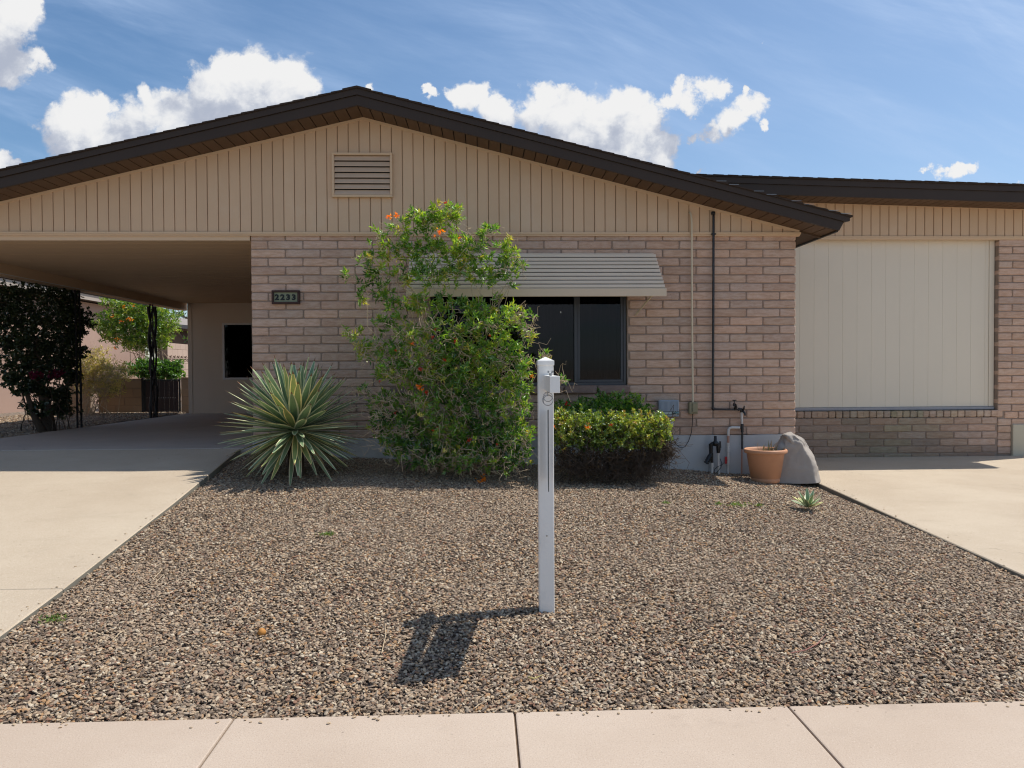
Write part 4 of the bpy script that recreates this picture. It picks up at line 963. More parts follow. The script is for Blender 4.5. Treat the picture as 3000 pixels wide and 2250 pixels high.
for i in range(46):
    a = rp.uniform(0, 6.28); r_ = rp.uniform(0, 0.13); c0 = 0.05
    blade(mb, (POT[0]+c0+r_*math.cos(a), POT[1]+r_*math.sin(a), POT[2]+0.31), rp.uniform(0, 6.28), rp.uniform(0.7, 1.5), rp.uniform(0.06, 0.19), rp.uniform(0.003, 0.007), rp.uniform(-0.8, 1.3), rp.random())
mb.build('dried_leaves', M_DRY, pt)
# rock: broad base, leaning top, long lit facet at the right
def rock():
    mb = MB(); nA, nH = 72, 44; cx, cy = 6.325, -0.36; zb = 0.155; H = 0.575
    from mathutils import noise as mn
    def rad(t, a):
        ca, sa = math.cos(a), math.sin(a)
        prof = lerp_t(t, [(0, 0.302), (0.25, 0.280), (0.5, 0.240), (0.70, 0.198), (0.84, 0.152), (0.93, 0.105), (1.0, 0.0)])
        x = prof*ca; y = prof*0.82*sa
        return x, y
    vs = []
    for i in range(nH+1):
        t = i/nH; t2 = 1-(1-t)**1.25
        off = -0.030*t
        for k in range(nA):
            a = 2*PI*k/nA; x, y = rad(t2, a)
            # flattened front and right facets meeting in a crest
            p = Vector((cx+off+x, cy+y, zb+H*t2))
            for nx_, ny_, nz_, dd in ((-0.25, -1.0, 0.12, 0.135), (0.62, -0.62, 0.48, 0.262), (-0.75, -0.5, 0.42, 0.27)):
                nv = Vector((nx_, ny_, nz_)).normalized(); s_ = (p-Vector((cx-0.02, cy, zb+0.12))).dot(nv)-dd
                if s_ > 0: p -= nv*s_*0.96
            nz = mn.fractal(p*7+Vector((3, 1, 2)), 0.9, 2.0, 5)
            crack = abs(mn.noise(Vector((p.x*9+p.z*7, p.y*6, p.z*3))))
            up = max(0, t-0.45)*2
            dr = 0.009*nz+0.034*up*nz - 0.030*up*max(0, 0.14-crack)/0.14+0.006*mn.noise(p*24)
            v = (p-Vector((cx+off, cy, p.z))); v = v.normalized() if v.length > 1e-5 else Vector((0, 0, 1))
            p += v*dr*min(1, (1-t)*6+0.1); p.z += 0.012*up*nz
            vs.append(p)
    mb.add(vs, [(i*nA+k, i*nA+(k+1) % nA, (i+1)*nA+(k+1) % nA, (i+1)*nA+k) for i in range(nH) for k in range(nA)], smooth=True)
    o = mb.build('decorative_rock', M_ROCK); return tag(o, 'tall grey cover rock standing between pot and driveway', 'rock')
rock()

# ------------------------------------------------------------------ sign post
PB = (3.090, -4.635, 0.07)
spo = empty('sign_post', PB, 'white vinyl estate agent post with a cap in the gravel', 'post'); WLOC[spo.name] = PB
hw = 0.0445
mb = MB(); addbev(mb, PB[0]-hw, PB[0]+hw, PB[1]-hw, PB[1]+hw, -0.2, 1.505, r=0.008, seg=3); mb.build('upright', M_WHITE, spo)
mb = MB(); addbev(mb, PB[0]-hw-0.004, PB[0]+hw+0.004, PB[1]-hw-0.004, PB[1]+hw+0.004, 1.497, 1.528, r=0.005, seg=2)
c_ = hw+0.001; mb.add([(PB[0]-c_, PB[1]-c_, 1.527), (PB[0]+c_, PB[1]-c_, 1.527), (PB[0]+c_, PB[1]+c_, 1.527), (PB[0]-c_, PB[1]+c_, 1.527), (PB[0], PB[1], 1.549)], [(0, 1, 4), (1, 2, 4), (2, 3, 4), (3, 0, 4)])
mb.build('cap', M_WHITE, spo)
def yawbox(mb, p0, p1, w_, z0, z1, r=0.003):
    p0 = Vector(p0); p1 = Vector(p1); d = p1-p0; L = d.length; ang = math.atan2(d.y, d.x)
    vs, fs = bevbox(0, L, -w_/2, w_/2, z0, z1, r=r, seg=2); R = Matrix.Rotation(ang, 3, 'Z')
    mb.add([R @ Vector(v)+Vector((p0.x, p0.y, 0)) for v in vs], fs)
mb = MB(); yawbox(mb, (3.106, -4.50), (3.080, -5.345), 0.050, 1.358, 1.442); mb.build('arm', M_WHITE, spo)
for (x, y) in ((3.070, -5.22), (3.094, -4.92)):
    mb = MB(); mb.tube([(x, y, 1.44), (x, y, 1.452)], 0.006, 8); mb.tube([(x-0.012, y, 1.462), (x, y, 1.452), (x+0.012, y, 1.462)], 0.0028, 6); mb.tube([(x-0.010, y, 1.468), (x-0.012, y, 1.458)], 0.004, 6); mb.tube([(x+0.010, y, 1.468), (x+0.012, y, 1.458)], 0.004, 6); mb.build('wing_nut', M_STEEL, spo)
mb = MB(); mb.tube([(3.09, PB[1]-hw, 0.50), (3.09, PB[1]-hw-0.003, 0.50)], 0.005, 8); mb.build('screw_head', M_SCREW, spo)
def ring(c, r, axis, m, par, thick=0.0016):
    mb = MB(); ax = Vector(axis).normalized(); a = ax.orthogonal().normalized(); b = ax.cross(a)
    mb.tube([Vector(c)+a*r*math.cos(t)+b*r*math.sin(t) for t in np.linspace(0, 2*PI, 25)], thick, 5, False); return mb.build('hanging_ring', m, par)
SGN = empty('hanging_sign', (3.07, -5.02, 1.07), 'thin hanging board seen edge on under the post arm', 'sign'); WLOC[SGN.name] = (3.07, -5.02, 1.07)
dcam = Vector((CAM.x, CAM.y, 0)); far = Vector((3.098, -4.70, 0)); du = (dcam-far).normalized(); near = far+du*0.66; near.x += 0.002
mb = MB(); L = 0.66; nrm = Vector((-du.y, du.x, 0)); th = 0.0022; pts = []
for q, (z0_, z1_) in ((far, (0.835, 1.236)), (near, (0.868, 1.276))):
    for s_ in (-1, 1): pts += [q+nrm*th*s_+Vector((0, 0, z0_)), q+nrm*th*s_+Vector((0, 0, z1_))]
mb.add(pts, [(0, 1, 5, 4), (2, 6, 7, 3), (0, 2, 3, 1), (4, 5, 7, 6), (1, 3, 7, 5), (0, 4, 6, 2)])
mb.build('sign_board', mat('sign_panel', (0.10, 0.10, 0.10), 0.5, 0.05), SGN)
for q in (far+du*0.10, far+du*0.56):
    ring((q.x, q.y, 1.320), 0.027, (0.1, 1, 0.0), M_STEEL, SGN); ring((q.x+0.003, q.y+0.01, 1.317), 0.026, (-0.25, 1, 0.1), M_STEEL, SGN)
    mb = MB(); mb.tube([(q.x, q.y, 1.360), (q.x, q.y, 1.340)], 0.0035, 6); mb.build('eye_bolt', M_STEEL, SGN)

# ------------------------------------------------------------------ agaves
def agave_leaf_mesh(seed, L, wd, droop, nseg=7, tipbrown=True):
    TS = [0, 0.18, 0.34, 0.5, 0.66, 0.82, 0.945, 1.0]; r = random.Random(seed); vs = []; mb = MB(); mb.use(M_AGREEN); mb.use(M_ACREAM); mb.use(M_ATIP)
    x = 0.0; z = 0.0; e = 0.0; sw = r.uniform(-0.05, 0.05); y = 0
    for i in range(nseg+1):
        t = TS[i]
        w_ = wd*lerp_t(t, [(0, 0.62), (0.2, 0.72), (0.45, 1.0), (0.62, 0.95), (0.8, 0.64), (0.92, 0.30), (1, 0.03)])/2
        cup = 0.30*w_*(1-0.5*t)
        for s_, cz in ((-1, 1), (-0.70, 0.5), (0, 0), (0.70, 0.5), (1, 1)):
            vs.append((x, y+s_*w_, z+cup*cz))
        dt = (TS[min(i+1, nseg)]-t); x += L*dt*math.cos(e); z += L*dt*math.sin(e); e -= droop*dt; y += sw*L*dt
    k0 = len(mb.v); mb.v += vs
    for i in range(nseg):
        for j in range(4):
            mb.f.append((i*5+j, (i+1)*5+j, (i+1)*5+j+1, i*5+j+1)); mb.t.append(0.5); mb.sm.append(True)
            mb.m.append(2 if (tipbrown and i == nseg-1) else (1 if j in (0, 3) else 0))
    return mb.mesh('leaf')
def agave(name, c, n, L, wd, label, emin, emax, seed, nm=7, tiltout=0.0, yell=0.5):
    r = random.Random(seed); root = empty(name, (c[0], c[1], gz(c[0], c[1])), label, 'agave'); WLOC[name] = tuple(root.location)
    ms = [agave_leaf_mesh(seed*50+i, 1.0, wd/L, r.uniform(-0.10, 0.14)) for i in range(nm)]
    mb = MB(); mb.tube([(c[0], c[1], gz(c[0], c[1])-0.1), (c[0], c[1], c[2]-0.02)], [0.10*L/0.8, 0.075*L/0.8], 10); mb.build('trunk', M_BARK, root)
    for i in range(n):
        t = (i+0.5)/n
        el = math.asin(math.sin(emin)+(math.sin(emax)-math.sin(emin))*t)+r.uniform(-0.06, 0.06)
        az = i*2.39996+r.uniform(-0.1, 0.1)
        ln = L*r.uniform(0.90, 1.06)*(1.0 if el > -0.2 else 0.92); ww = r.uniform(0.9, 1.1)*(0.80 if el < 0.1 else 1.08)
        ws_ = ln*ww
        q = Euler((0, -el, az)).to_matrix().to_4x4()
        roll = Matrix.Rotation(r.uniform(-0.22, 0.22), 4, 'X')
        off = Vector((math.cos(az)*math.cos(el), math.sin(az)*math.cos(el), math.sin(el)))*0.045*L/0.8
        o = bpy.data.objects.new('leaf', ms[r.randrange(nm)]); C.objects.link(o); o.parent = root
        o.matrix_parent_inverse = Matrix.Translation(-root.location)
        o.matrix_basis = Matrix.Translation(Vector(c)+off) @ q @ roll @ Matrix.Diagonal((ln, ws_, ln, 1))
        a = max(0, (0.15-el))*yell; k = r.uniform(0.82, 1.15)
        if r.random() < 0.12+a*0.35: o.color = (k*1.4, k*1.10, k*0.7, 1)
        else: o.color = (k*(1+0.25*a), k, k*(0.95), 1)
    return root
AC = at(866, 1262, -1.02)
agave('variegated_agave', (AC.x, AC.y, AC.z), 235, 0.76, 0.086, 'large variegated agave with cream edged leaves at the brick wall corner', -0.82, 1.50, 21)
SAg = at(2368, 1475, -2.05)
agave('young_agave', (SAg.x, SAg.y, gz(SAg.x, SAg.y)+0.03), 20, 0.175, 0.040, 'tiny yellow striped agave alone in the gravel near right driveway', 0.30, 1.45, 5, 4)


# ------------------------------------------------------------------ shrubs
def np_mesh(name, V, F, tint, m, smooth=False):
    me = bpy.data.meshes.new(name); nv = len(V); nf, k = F.shape
    me.vertices.add(nv); me.vertices.foreach_set('co', V.astype(np.float32).ravel())
    me.loops.add(nf*k); me.loops.foreach_set('vertex_index', F.astype(np.int32).ravel())
    me.polygons.add(nf); me.polygons.foreach_set('loop_start', np.arange(0, nf*k, k, dtype=np.int32))
    try: me.polygons.foreach_set('loop_total', np.full(nf, k, dtype=np.int32))
    except Exception: pass
    a = me.attributes.new('tint', 'FLOAT', 'FACE'); a.data.foreach_set('value', tint.astype(np.float32))
    me.materials.append(m); me.update(calc_edges=True); return me
def unit(v): return v/np.maximum(np.linalg.norm(v, axis=-1, keepdims=True), 1e-9)
def leaves(P, Dn, L, Wd, tint, rng, fold=0.25):
    """one folded two-triangle leaf per row: base P, direction Dn, length L, width Wd"""
    n = len(P); Dn = unit(Dn); up = unit(rng.normal(size=(n, 3))+np.array([0, -0.3, 1.2]))
    side = unit(np.cross(Dn, up)); nrm = np.cross(side, Dn)
    mid = P+Dn*(L*0.45)[:, None]
    V = np.stack([P, mid-side*Wd[:, None]/2+nrm*(Wd*fold)[:, None], P+Dn*L[:, None]-nrm*(L*0.10)[:, None], mid+side*Wd[:, None]/2+nrm*(Wd*fold)[:, None]], 1).reshape(-1, 3)
    b = np.arange(n)*4
    F = np.stack([np.stack([b, b+1, b+2], 1), np.stack([b, b+2, b+3], 1)], 1).reshape(-1, 3)
    return V, F, np.repeat(tint, 2)
def tubes(paths, radii, n=4):
    """paths: list of (k,3) arrays"""
    Vs, Fs = [], []; base = 0
    for p, r in zip(paths, radii):
        k = len(p); t = unit(np.gradient(p, axis=0)); ref = np.tile(np.array([0.3, 0.9, 0.2]), (k, 1))
        a = unit(np.cross(t, ref)); b = np.cross(t, a); rr = np.linspace(r[0], r[1], k)
        ang = np.arange(n)*2*np.pi/n
        V = p[:, None, :]+rr[:, None, None]*(a[:, None, :]*np.cos(ang)[None, :, None]+b[:, None, :]*np.sin(ang)[None, :, None])
        Vs.append(V.reshape(-1, 3)); i = np.arange(k-1)[:, None]*n; j = np.arange(n)[None, :]
        Fs.append(np.stack([base+i+j, base+i+(j+1) % n, base+i+n+(j+1) % n, base+i+n+j], -1).reshape(-1, 4)); base += k*n
    return np.concatenate(Vs), np.concatenate(Fs)
def wiggly(a, b, rng, k=6, amp=0.08, sag=0.0):
    t = np.linspace(0, 1, k)[:, None]; L = np.linalg.norm(b-a)
    w_ = rng.normal(size=(k, 3))*amp*L*np.sin(np.pi*t); p = a+(b-a)*t+w_; p[:, 2] += sag*L*np.sin(np.pi*t[:, 0]); return p
def shrub(root, blobs, seed, LM, base, percl=13, leafL=0.040, leafW=0.013, dens=1.0, twigm=None, stems=16, tintf=None, tang=0, twigd=0.5, clr=0.045, stemr=0.009):
    """blobs: (centre, radii) ellipsoids; tufts of leaves at twig ends filling them"""
    rng = np.random.default_rng(seed); LP, LD, LT, LS = [], [], [], []; paths, radii = [], []
    base = np.array(base, float); cents = np.array([b[0] for b in blobs], float)
    stem_pts = []
    for s in range(stems):
        k = rng.integers(len(blobs)); c, r = blobs[k]; st = base+rng.normal(size=3)*np.array([0.22, 0.10, 0.0])
        p = wiggly(st, np.array(c)+rng.normal(size=3)*0.03, rng, 9, 0.045, 0.04); paths.append(p); radii.append((stemr, stemr*0.3)); stem_pts.append(p)
    SPt = np.concatenate(stem_pts)
    for c, r in blobs:
        c = np.array(c, float); r = np.array(r, float)
        n = max(3, int(dens*520*r[0]*r[2]*3.14/ (0.10)*0.10*3.0))
        u = unit(rng.normal(size=(n, 3))); rad = rng.random(n)**0.5*1.0; far_ = rng.random(n) < 0.22; rad = np.where(far_, rng.uniform(1.0, 1.38, n), rad)
        pts = c+u*rad[:, None]*r
        # branch feeding the clump
        near = SPt[np.argmin(np.linalg.norm(SPt-c, axis=1))]
        if np.linalg.norm(near-c) > 0.05: paths.append(wiggly(near, c, rng, 6, 0.08)); radii.append((stemr*0.55, stemr*0.25))
        for j in range(n):
            if rng.random() < twigd:
                s0 = c+(pts[j]-c)*rng.uniform(0.0, 0.5)+rng.normal(size=3)*0.012
                paths.append(wiggly(s0, pts[j], rng, 4, 0.12)); radii.append((0.0026, 0.0014))
        m = percl; d0 = unit(u*0.8+np.array([0, -0.25, 0.75])+rng.normal(size=(n, 3))*0.45)
        q = rng.random((n, m)); lp = pts[:, None, :]+d0[:, None, :]*(q*clr*1.3)[..., None]-d0[:, None, :]*clr*0.5
        ld = unit(d0[:, None, :]*0.7+rng.normal(size=(n, m, 3))*0.75+np.array([0, -0.05, 0.12]))
        ct = np.clip(rng.normal(0.5, 0.2, n), 0, 1)
        if tintf is not None: ct = np.clip(ct+tintf(pts), 0, 1)
        tt = np.clip(ct[:, None]+rng.normal(0, 0.13, (n, m)), 0, 1)
        LP.append(lp.reshape(-1, 3)); LD.append(ld.reshape(-1, 3)); LT.append(tt.ravel()); LS.append(rng.uniform(0.65, 1.25, n*m))
    for i in range(tang):                          # bare tangled twigs
        c, r = blobs[rng.integers(len(blobs))]; a = np.array(c)+unit(rng.normal(size=3))*np.array(r)*rng.uniform(0.2, 1.0); a[1] = c[1]-r[1]*rng.uniform(0.5, 1.15); b = a+rng.normal(size=3)*np.array([0.09, 0.06, 0.09])
        paths.append(wiggly(a, b, rng, 6, 0.22)); radii.append((0.0032, 0.0016))
    P = np.concatenate(LP); Dn = np.concatenate(LD); T_ = np.concatenate(LT); s_ = np.concatenate(LS)
    keep = P[:, 1] < -0.02 if base[1] < 0 and base[1] > -2 else np.ones(len(P), bool)
    P, Dn, T_, s_ = P[keep], Dn[keep], T_[keep], s_[keep]
    V, F, tt = leaves(P, Dn, leafL*s_, leafW*s_, T_, rng)
    o = link('foliage', np_mesh('foliage', V, F, tt, LM), root)
    V, F = tubes(paths, radii); ob = link('branches', np_mesh('branches', V, F, np.full(len(F), 0.5), twigm or M_TWIG), root)
    return o, ob
def crop(pts, ox, oy, s, y0, yr, thick=0.8):
    out = []
    for p in pts:
        cx, cy, rx, ry = p[:4]; y = p[4] if len(p) > 4 else y0
        c = at(ox+cx*s, oy+cy*s, y); k = (y-CAM.y)/FOC
        out.append(((c.x, c.y, c.z), (rx*s*k, yr, ry*s*k)))
    return out
L_MAIN = leafmat('shrub_leaf', [(0, (0.040, 0.105, 0.022)), (0.30, (0.11, 0.25, 0.038)), (0.55, (0.19, 0.36, 0.055)), (0.8, (0.36, 0.46, 0.07)), (1.0, (0.52, 0.44, 0.12))], 0.46, 0.07)
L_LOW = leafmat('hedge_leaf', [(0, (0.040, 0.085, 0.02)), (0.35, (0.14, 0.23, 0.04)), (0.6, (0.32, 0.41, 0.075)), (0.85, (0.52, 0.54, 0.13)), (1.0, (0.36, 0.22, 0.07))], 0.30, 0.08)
L_DRYB = leafmat('dry_twiggy_leaf', [(0, (0.06, 0.04, 0.02)), (0.5, (0.14, 0.085, 0.04)), (1.0, (0.24, 0.15, 0.07))], 0.2, 0.03)
UP = [(560,110,85,50), (420,140,100,42), (470,185,150,50), (620,150,50,50), (800,232,62,42), (700,275,80,42), (210,235,36,30), (300,215,50,40), (220,330,62,42), (110,368,55,25), (330,330,70,70), (450,330,100,80), (600,330,90,70), (730,350,80,60), (900,320,50,60), (935,390,55,50), (40,470,36,25), (120,505,35,25), (100,590,34,36), (190,450,52,50), (230,555,62,45), (330,470,70,42), (480,460,90,60), (640,440,110,70), (820,450,80,70), (915,490,42,42), (975,405,28,16),
 (300,610,80,42), (430,610,80,52), (560,640,90,42), (250,715,52,46), (335,700,26,34), (720,640,120,45), (860,595,26,20)]
MID = [(60,780,54,28), (110,845,50,36), (160,905,60,46), (205,830,50,42), (370,800,90,52), (480,745,60,35), (620,790,130,70), (800,730,120,80), (950,690,72,52), (1020,760,40,50), (330,900,110,62), (500,900,130,80), (700,900,140,80), (870,880,110,90), (990,950,50,70), (1110,905,42,20), (1195,1030,22,20), (330,1000,115,60), (250,985,50,34), (520,1010,140,80), (750,1010,140,90), (920,1050,100,90), (110,1088,14,10)]
LOWB = [(250,1140,80,40), (210,1190,50,66), (440,1150,130,72), (650,1150,140,80), (850,1160,130,80), (975,1190,70,90), (215,1290,55,80), (350,1290,125,90), (550,1300,150,100), (750,1310,150,100), (920,1330,110,110), (1000,1360,40,110), (300,1400,95,66), (480,1430,140,72), (680,1440,140,72), (860,1440,120,76), (560,1480,150,36), (930,1470,70,60)]
sh = empty('tall_shrub', (at(1310, 1390, -0.75).x, -0.75, 0.3), 'tall straggly green shrub with orange flowers in front of window', 'shrub'); WLOC['tall_shrub'] = tuple(sh.location)
bl = crop(UP, 1000, 560, .5364, -0.98, 0.10)
blm = crop(MID, 1000, 560, .5364, -1.06, 0.18)
bl2 = crop(LOWB, 1000, 560, .5364, -1.02, 0.26)
shrub(sh, bl, 1, L_MAIN, (2.35, -0.62, 0.30), 13, 0.064, 0.0175, 0.29, stems=30, tang=160, twigd=0.5, tintf=lambda p: 0.05+0.10*np.sin(p[:, 0]*9+p[:, 2]*4), stemr=0.008)
shrub(sh, blm, 9, L_MAIN, (2.35, -0.66, 0.30), 13, 0.060, 0.0175, 0.33, stems=22, tang=330, twigd=0.35, tintf=lambda p: 0.05+0.12*np.sin(p[:, 0]*11+p[:, 2]*6), stemr=0.008)
shrub(sh, bl2, 2, L_MAIN, (2.35, -0.62, 0.30), 13, 0.052, 0.0170, 0.42, stems=24, tang=330, twigd=0.35, tintf=lambda p: -0.10+0.16*np.sin(p[:, 0]*7+p[:, 2]*5), stemr=0.007)
M_FLO = leafmat('orange_petal', [(0, (0.85, 0.14, 0.01)), (0.6, (0.90, 0.26, 0.02)), (1, (0.95, 0.42, 0.04))], 0.4, 0.05)
M_FLR = leafmat('red_petal', [(0, (0.50, 0.01, 0.01)), (1, (0.72, 0.05, 0.02))], 0.35, 0.05)
M_FLY = leafmat('yellow_leaf', [(0, (0.72, 0.66, 0.22)), (1, (0.85, 0.78, 0.40))], 0.4, 0.05)
def bloom(root, p, r, n, m, seed, wd=0.4, nm='flower'):
    rng = np.random.default_rng(seed); Dn = unit(rng.normal(size=(n, 3))+np.array([0, -0.5, 0.3]))
    P = np.array(p)+rng.normal(size=(n, 3))*r*0.45
    V, F, tt = leaves(P, Dn, np.full(n, r*0.8), np.full(n, r*wd), rng.random(n), rng); link(nm, np_mesh(nm, V, F, tt, m), root)
fl = [(262, 145, 0.040, M_FLO), (300, 130, 0.045, M_FLO), (540, 222, 0.048, M_FLO), (510, 245, 0.02, M_FLO), (645, 255, 0.022, M_FLO), (568, 62, 0.022, M_FLR), (513, 755, 0.018, M_FLR), (502, 797, 0.024, M_FLR), (622, 820, 0.032, M_FLR), (563, 922, 0.026, M_FLR), (388, 832, 0.028, M_FLO), (296, 872, 0.020, M_FLR), (428, 972, 0.03, M_FLR), (210, 1040, 0.018, M_FLR), (464, 1100, 0.03, M_FLR), (425, 1072, 0.05, M_FLO), (1040, 1010, 0.024, M_FLO), (293, 1213, 0.018, M_FLR), (503, 1306, 0.028, M_FLR), (528, 1295, 0.018, M_FLR), (697, 1358, 0.032, M_FLR), (812, 788, 0.018, M_FLR), (850, 1383, 0.016, M_FLR),
      (425, 1217, 0.034, M_FLY), (440, 1222, 0.028, M_FLY), (565, 1415, 0.04, M_FLY), (618, 1418, 0.022, M_FLY), (645, 1437, 0.018, M_FLY), (682, 962, 0.022, M_FLY), (625, 968, 0.022, M_FLY), (513, 1390, 0.018, M_FLY)]
for i, (x, y, r, m_) in enumerate(fl):
    p = at(1000+x*.5364, 560+y*.5364, -1.24 if y < 1150 else -1.27); bloom(sh, p, r*0.72, 24, m_, i, 0.55, 'flower' if m_ is not M_FLY else 'yellow_leaf')
pf = at(1000+770*.5364, 560+1552*.5364, -1.12); o_ = empty('fallen_flower', (pf.x, pf.y, gz(pf.x, pf.y)), 'fallen orange blossom lying on pebbles under the tall shrub', 'flower'); WLOC[o_.name] = tuple(o_.location); bloom(o_, (pf.x, pf.y, gz(pf.x, pf.y)+0.02), 0.05, 22, M_FLO, 77, 0.5, 'petals')

lh = empty('low_shrub', (4.0, -0.75, 0.28), 'low clipped yellow green shrub under the window, right of post', 'shrub'); WLOC['low_shrub'] = tuple(lh.location)
HTOP = [(540,1100,60,36,-.45), (420,1120,70,40,-.45), (640,1095,70,40,-.45), (750,1100,60,36,-.45), (320,1150,70,50,-.45), (540,1070,20,30,-.4), (560,1150,150,40,-.5), (740,1150,110,40,-.5)]
HFR = [(300,1210,70,60), (420,1215,90,66), (560,1225,100,66), (700,1230,100,66), (830,1230,90,66), (905,1225,40,56), (320,1310,80,66), (450,1320,100,66), (600,1320,110,66), (740,1320,100,60), (860,1310,80,56), (925,1300,28,45)]
HBT = [(320,1430,70,70), (450,1440,90,76), (600,1440,100,80), (740,1430,95,76), (850,1420,80,66), (915,1380,36,50), (400,1500,120,36), (600,1515,130,36), (760,1490,90,40)]
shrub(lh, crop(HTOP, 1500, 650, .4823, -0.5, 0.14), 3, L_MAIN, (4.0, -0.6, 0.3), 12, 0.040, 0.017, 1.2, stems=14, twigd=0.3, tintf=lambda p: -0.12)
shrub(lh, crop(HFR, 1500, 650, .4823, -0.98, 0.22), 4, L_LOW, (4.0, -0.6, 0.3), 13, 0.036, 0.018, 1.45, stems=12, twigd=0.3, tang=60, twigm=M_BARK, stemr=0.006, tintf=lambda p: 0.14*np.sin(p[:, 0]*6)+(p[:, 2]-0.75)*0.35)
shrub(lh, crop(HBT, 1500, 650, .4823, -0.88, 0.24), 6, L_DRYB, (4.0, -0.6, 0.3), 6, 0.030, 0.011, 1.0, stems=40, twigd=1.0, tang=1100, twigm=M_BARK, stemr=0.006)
for i, (x, y, r, m_) in enumerate([(330, 1108, 0.03, M_FLR), (460, 1243, 0.03, M_FLO), (604, 1236, 0.024, M_FLR), (252, 1247, 0.02, M_FLO), (120, 938, 0.03, M_FLO)]):
    p = at(1500+x*.4823, 650+y*.4823, -1.22 if y > 1200 else -0.7); bloom(lh if i < 4 else sh, p, r, 18, m_, 50+i, 0.55)

# ------------------------------------------------------------------ weeds, litter
L_WEED = leafmat('weed_leaf', [(0, (0.07, 0.15, 0.03)), (1, (0.22, 0.32, 0.06))], 0.3, 0.05)
wd_ = [((1591, 1063), 0.075, 'largest patch of small weeds in the gravel near the pot'), ((1640, 1052), 0.035, 'thin weed between the pot and the young agave'), ((1553, 1082), 0.03, 'small pale weed left of the large weed patch'), ((1437, 1078), 0.028, 'tiny grey green weed in gravel below low shrub'), ((705, 1163), 0.05, 'lone green weed in the gravel right of the left driveway'), ((118, 1344), 0.05, 'small weed by the lower edge of left driveway')]
k_ = 3000/2212
for i, ((u, v), r, lb) in enumerate(wd_):
    p = at(u*k_, v*k_, -2.0)
    d = (p-CAM); 
    tt = 0.3
    for _ in range(60):
        q_ = CAM+d*tt
        if q_.z < gz(q_.x, q_.y): break
        tt += 0.012
    rng = np.random.default_rng(i+90); n = int(70*(r/0.05))
    P = np.array([q_.x, q_.y, gz(q_.x, q_.y)+0.012])+rng.normal(size=(n, 3))*np.array([r*0.7, r*0.5, 0.004])
    V, F, t_ = leaves(P, unit(rng.normal(size=(n, 3))+np.array([0, 0, 1.2])), rng.uniform(0.015, 0.035, n), rng.uniform(0.005, 0.010, n), rng.random(n), rng)
    tag(link('weed', np_mesh('weed', V, F, t_, L_WEED)), lb, 'weed', 'weeds growing in the gravel')
def ground_at(u, v, lift=0.0):
    d = CF + CR*((u-1500)/FOC) - CU*((v-1125)/FOC); t_ = 1.0
    for _ in range(1500):
        q = CAM+d*t_
        if q.z <= gz(q.x, q.y): break
        t_ += 0.006
    return Vector((q.x, q.y, gz(q.x, q.y)+lift))
f_ = ground_at(767, 1862, 0.016); mb = MB(); mb.lathe([(0.0, -0.022), (0.014, -0.018), (0.022, -0.004), (0.021, 0.008), (0.012, 0.019), (0.003, 0.023), (0, 0.023)], tuple(f_), 18)
fr = mb.build('fruit', mat('dried_orange', (0.50, 0.22, 0.05), 0.6, 0.2, 60)); tag(fr, 'round orange brown dried fruit lying alone on the gravel', 'fruit')
TW = [([(1118, 1925), (1130, 1870), (1128, 1835)], 'pale upright straw left of the sign shadow', M_TWIG), ([(455, 1715), (480, 1690), (512, 1697)], 'bent pale twig in gravel near the left driveway', M_TWIG), ([(330, 1885), (350, 1865), (372, 1852)], 'short straight straw left of the orange fruit', M_TWIG),
      ([(2318, 1922), (2360, 1915), (2395, 1895), (2420, 1868)], 'curved reddish twig in the right side gravel', mat('red_twig', (0.34, 0.15, 0.12), 0.8, 0.1)), ([(340, 2015), (390, 2000), (440, 1998)], 'thin grey twig near the sidewalk at left', M_TWIG), ([(448, 1706), (470, 1682), (476, 1672)], 'small straw beside the bent pale twig', M_TWIG), ([(1548, 1995), (1565, 1998), (1590, 1988)], 'yellow dead leaf near the foot of the sign board shadow', mat('yellow_dead_leaf', (0.55, 0.47, 0.16), 0.7, 0.1)), ([(1392, 2085), (1402, 2076), (1415, 2070)], 'short pale straw at the sidewalk edge', M_TWIG)]
for pts, lb, m_ in TW:
    pp = [ground_at(u, v, 0.016) for u, v in pts]; mb = MB(); mb.tube(pp, [0.0028]*(len(pp)-1)+[0.0014], 5); tag(mb.build('twig', m_), lb, 'twig', 'twigs and straws on the gravel')

# ------------------------------------------------------------------ beyond the carport
vine = empty('climbing_vine', (-4.45, 4.0, 0.5), 'dark leafy climbing vine hanging at the carport left side', 'vine'); WLOC[vine.name] = tuple(vine.location)
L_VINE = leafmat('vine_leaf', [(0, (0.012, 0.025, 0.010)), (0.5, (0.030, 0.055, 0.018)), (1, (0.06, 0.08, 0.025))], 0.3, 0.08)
VB = [(-60,150,160,160), (120,130,170,150), (330,120,170,140), (560,130,160,140), (720,150,90,150), (0,380,180,170), (200,380,170,160), (420,380,170,160), (620,380,150,160), (740,360,80,150), (880,400,75,90), (850,280,40,60), (60,620,170,150), (260,640,170,150), (450,620,160,150), (640,600,130,130), (760,620,50,130), (850,500,40,40), (130,860,150,120), (320,860,150,120), (500,830,140,120), (650,820,120,110), (750,850,50,110), (100,1010,90,60), (280,1020,120,90), (440,1020,120,80), (600,960,70,60), (360,1130,90,60), (500,1160,70,70), (620,1200,60,70), (690,1150,50,70), (880,700,22,30), (870,760,30,20), (240,1130,60,40), (370,1300,40,50), (420,1370,30,30), (780,1000,20,90), (710,1330,40,70), (630,1330,40,70)]
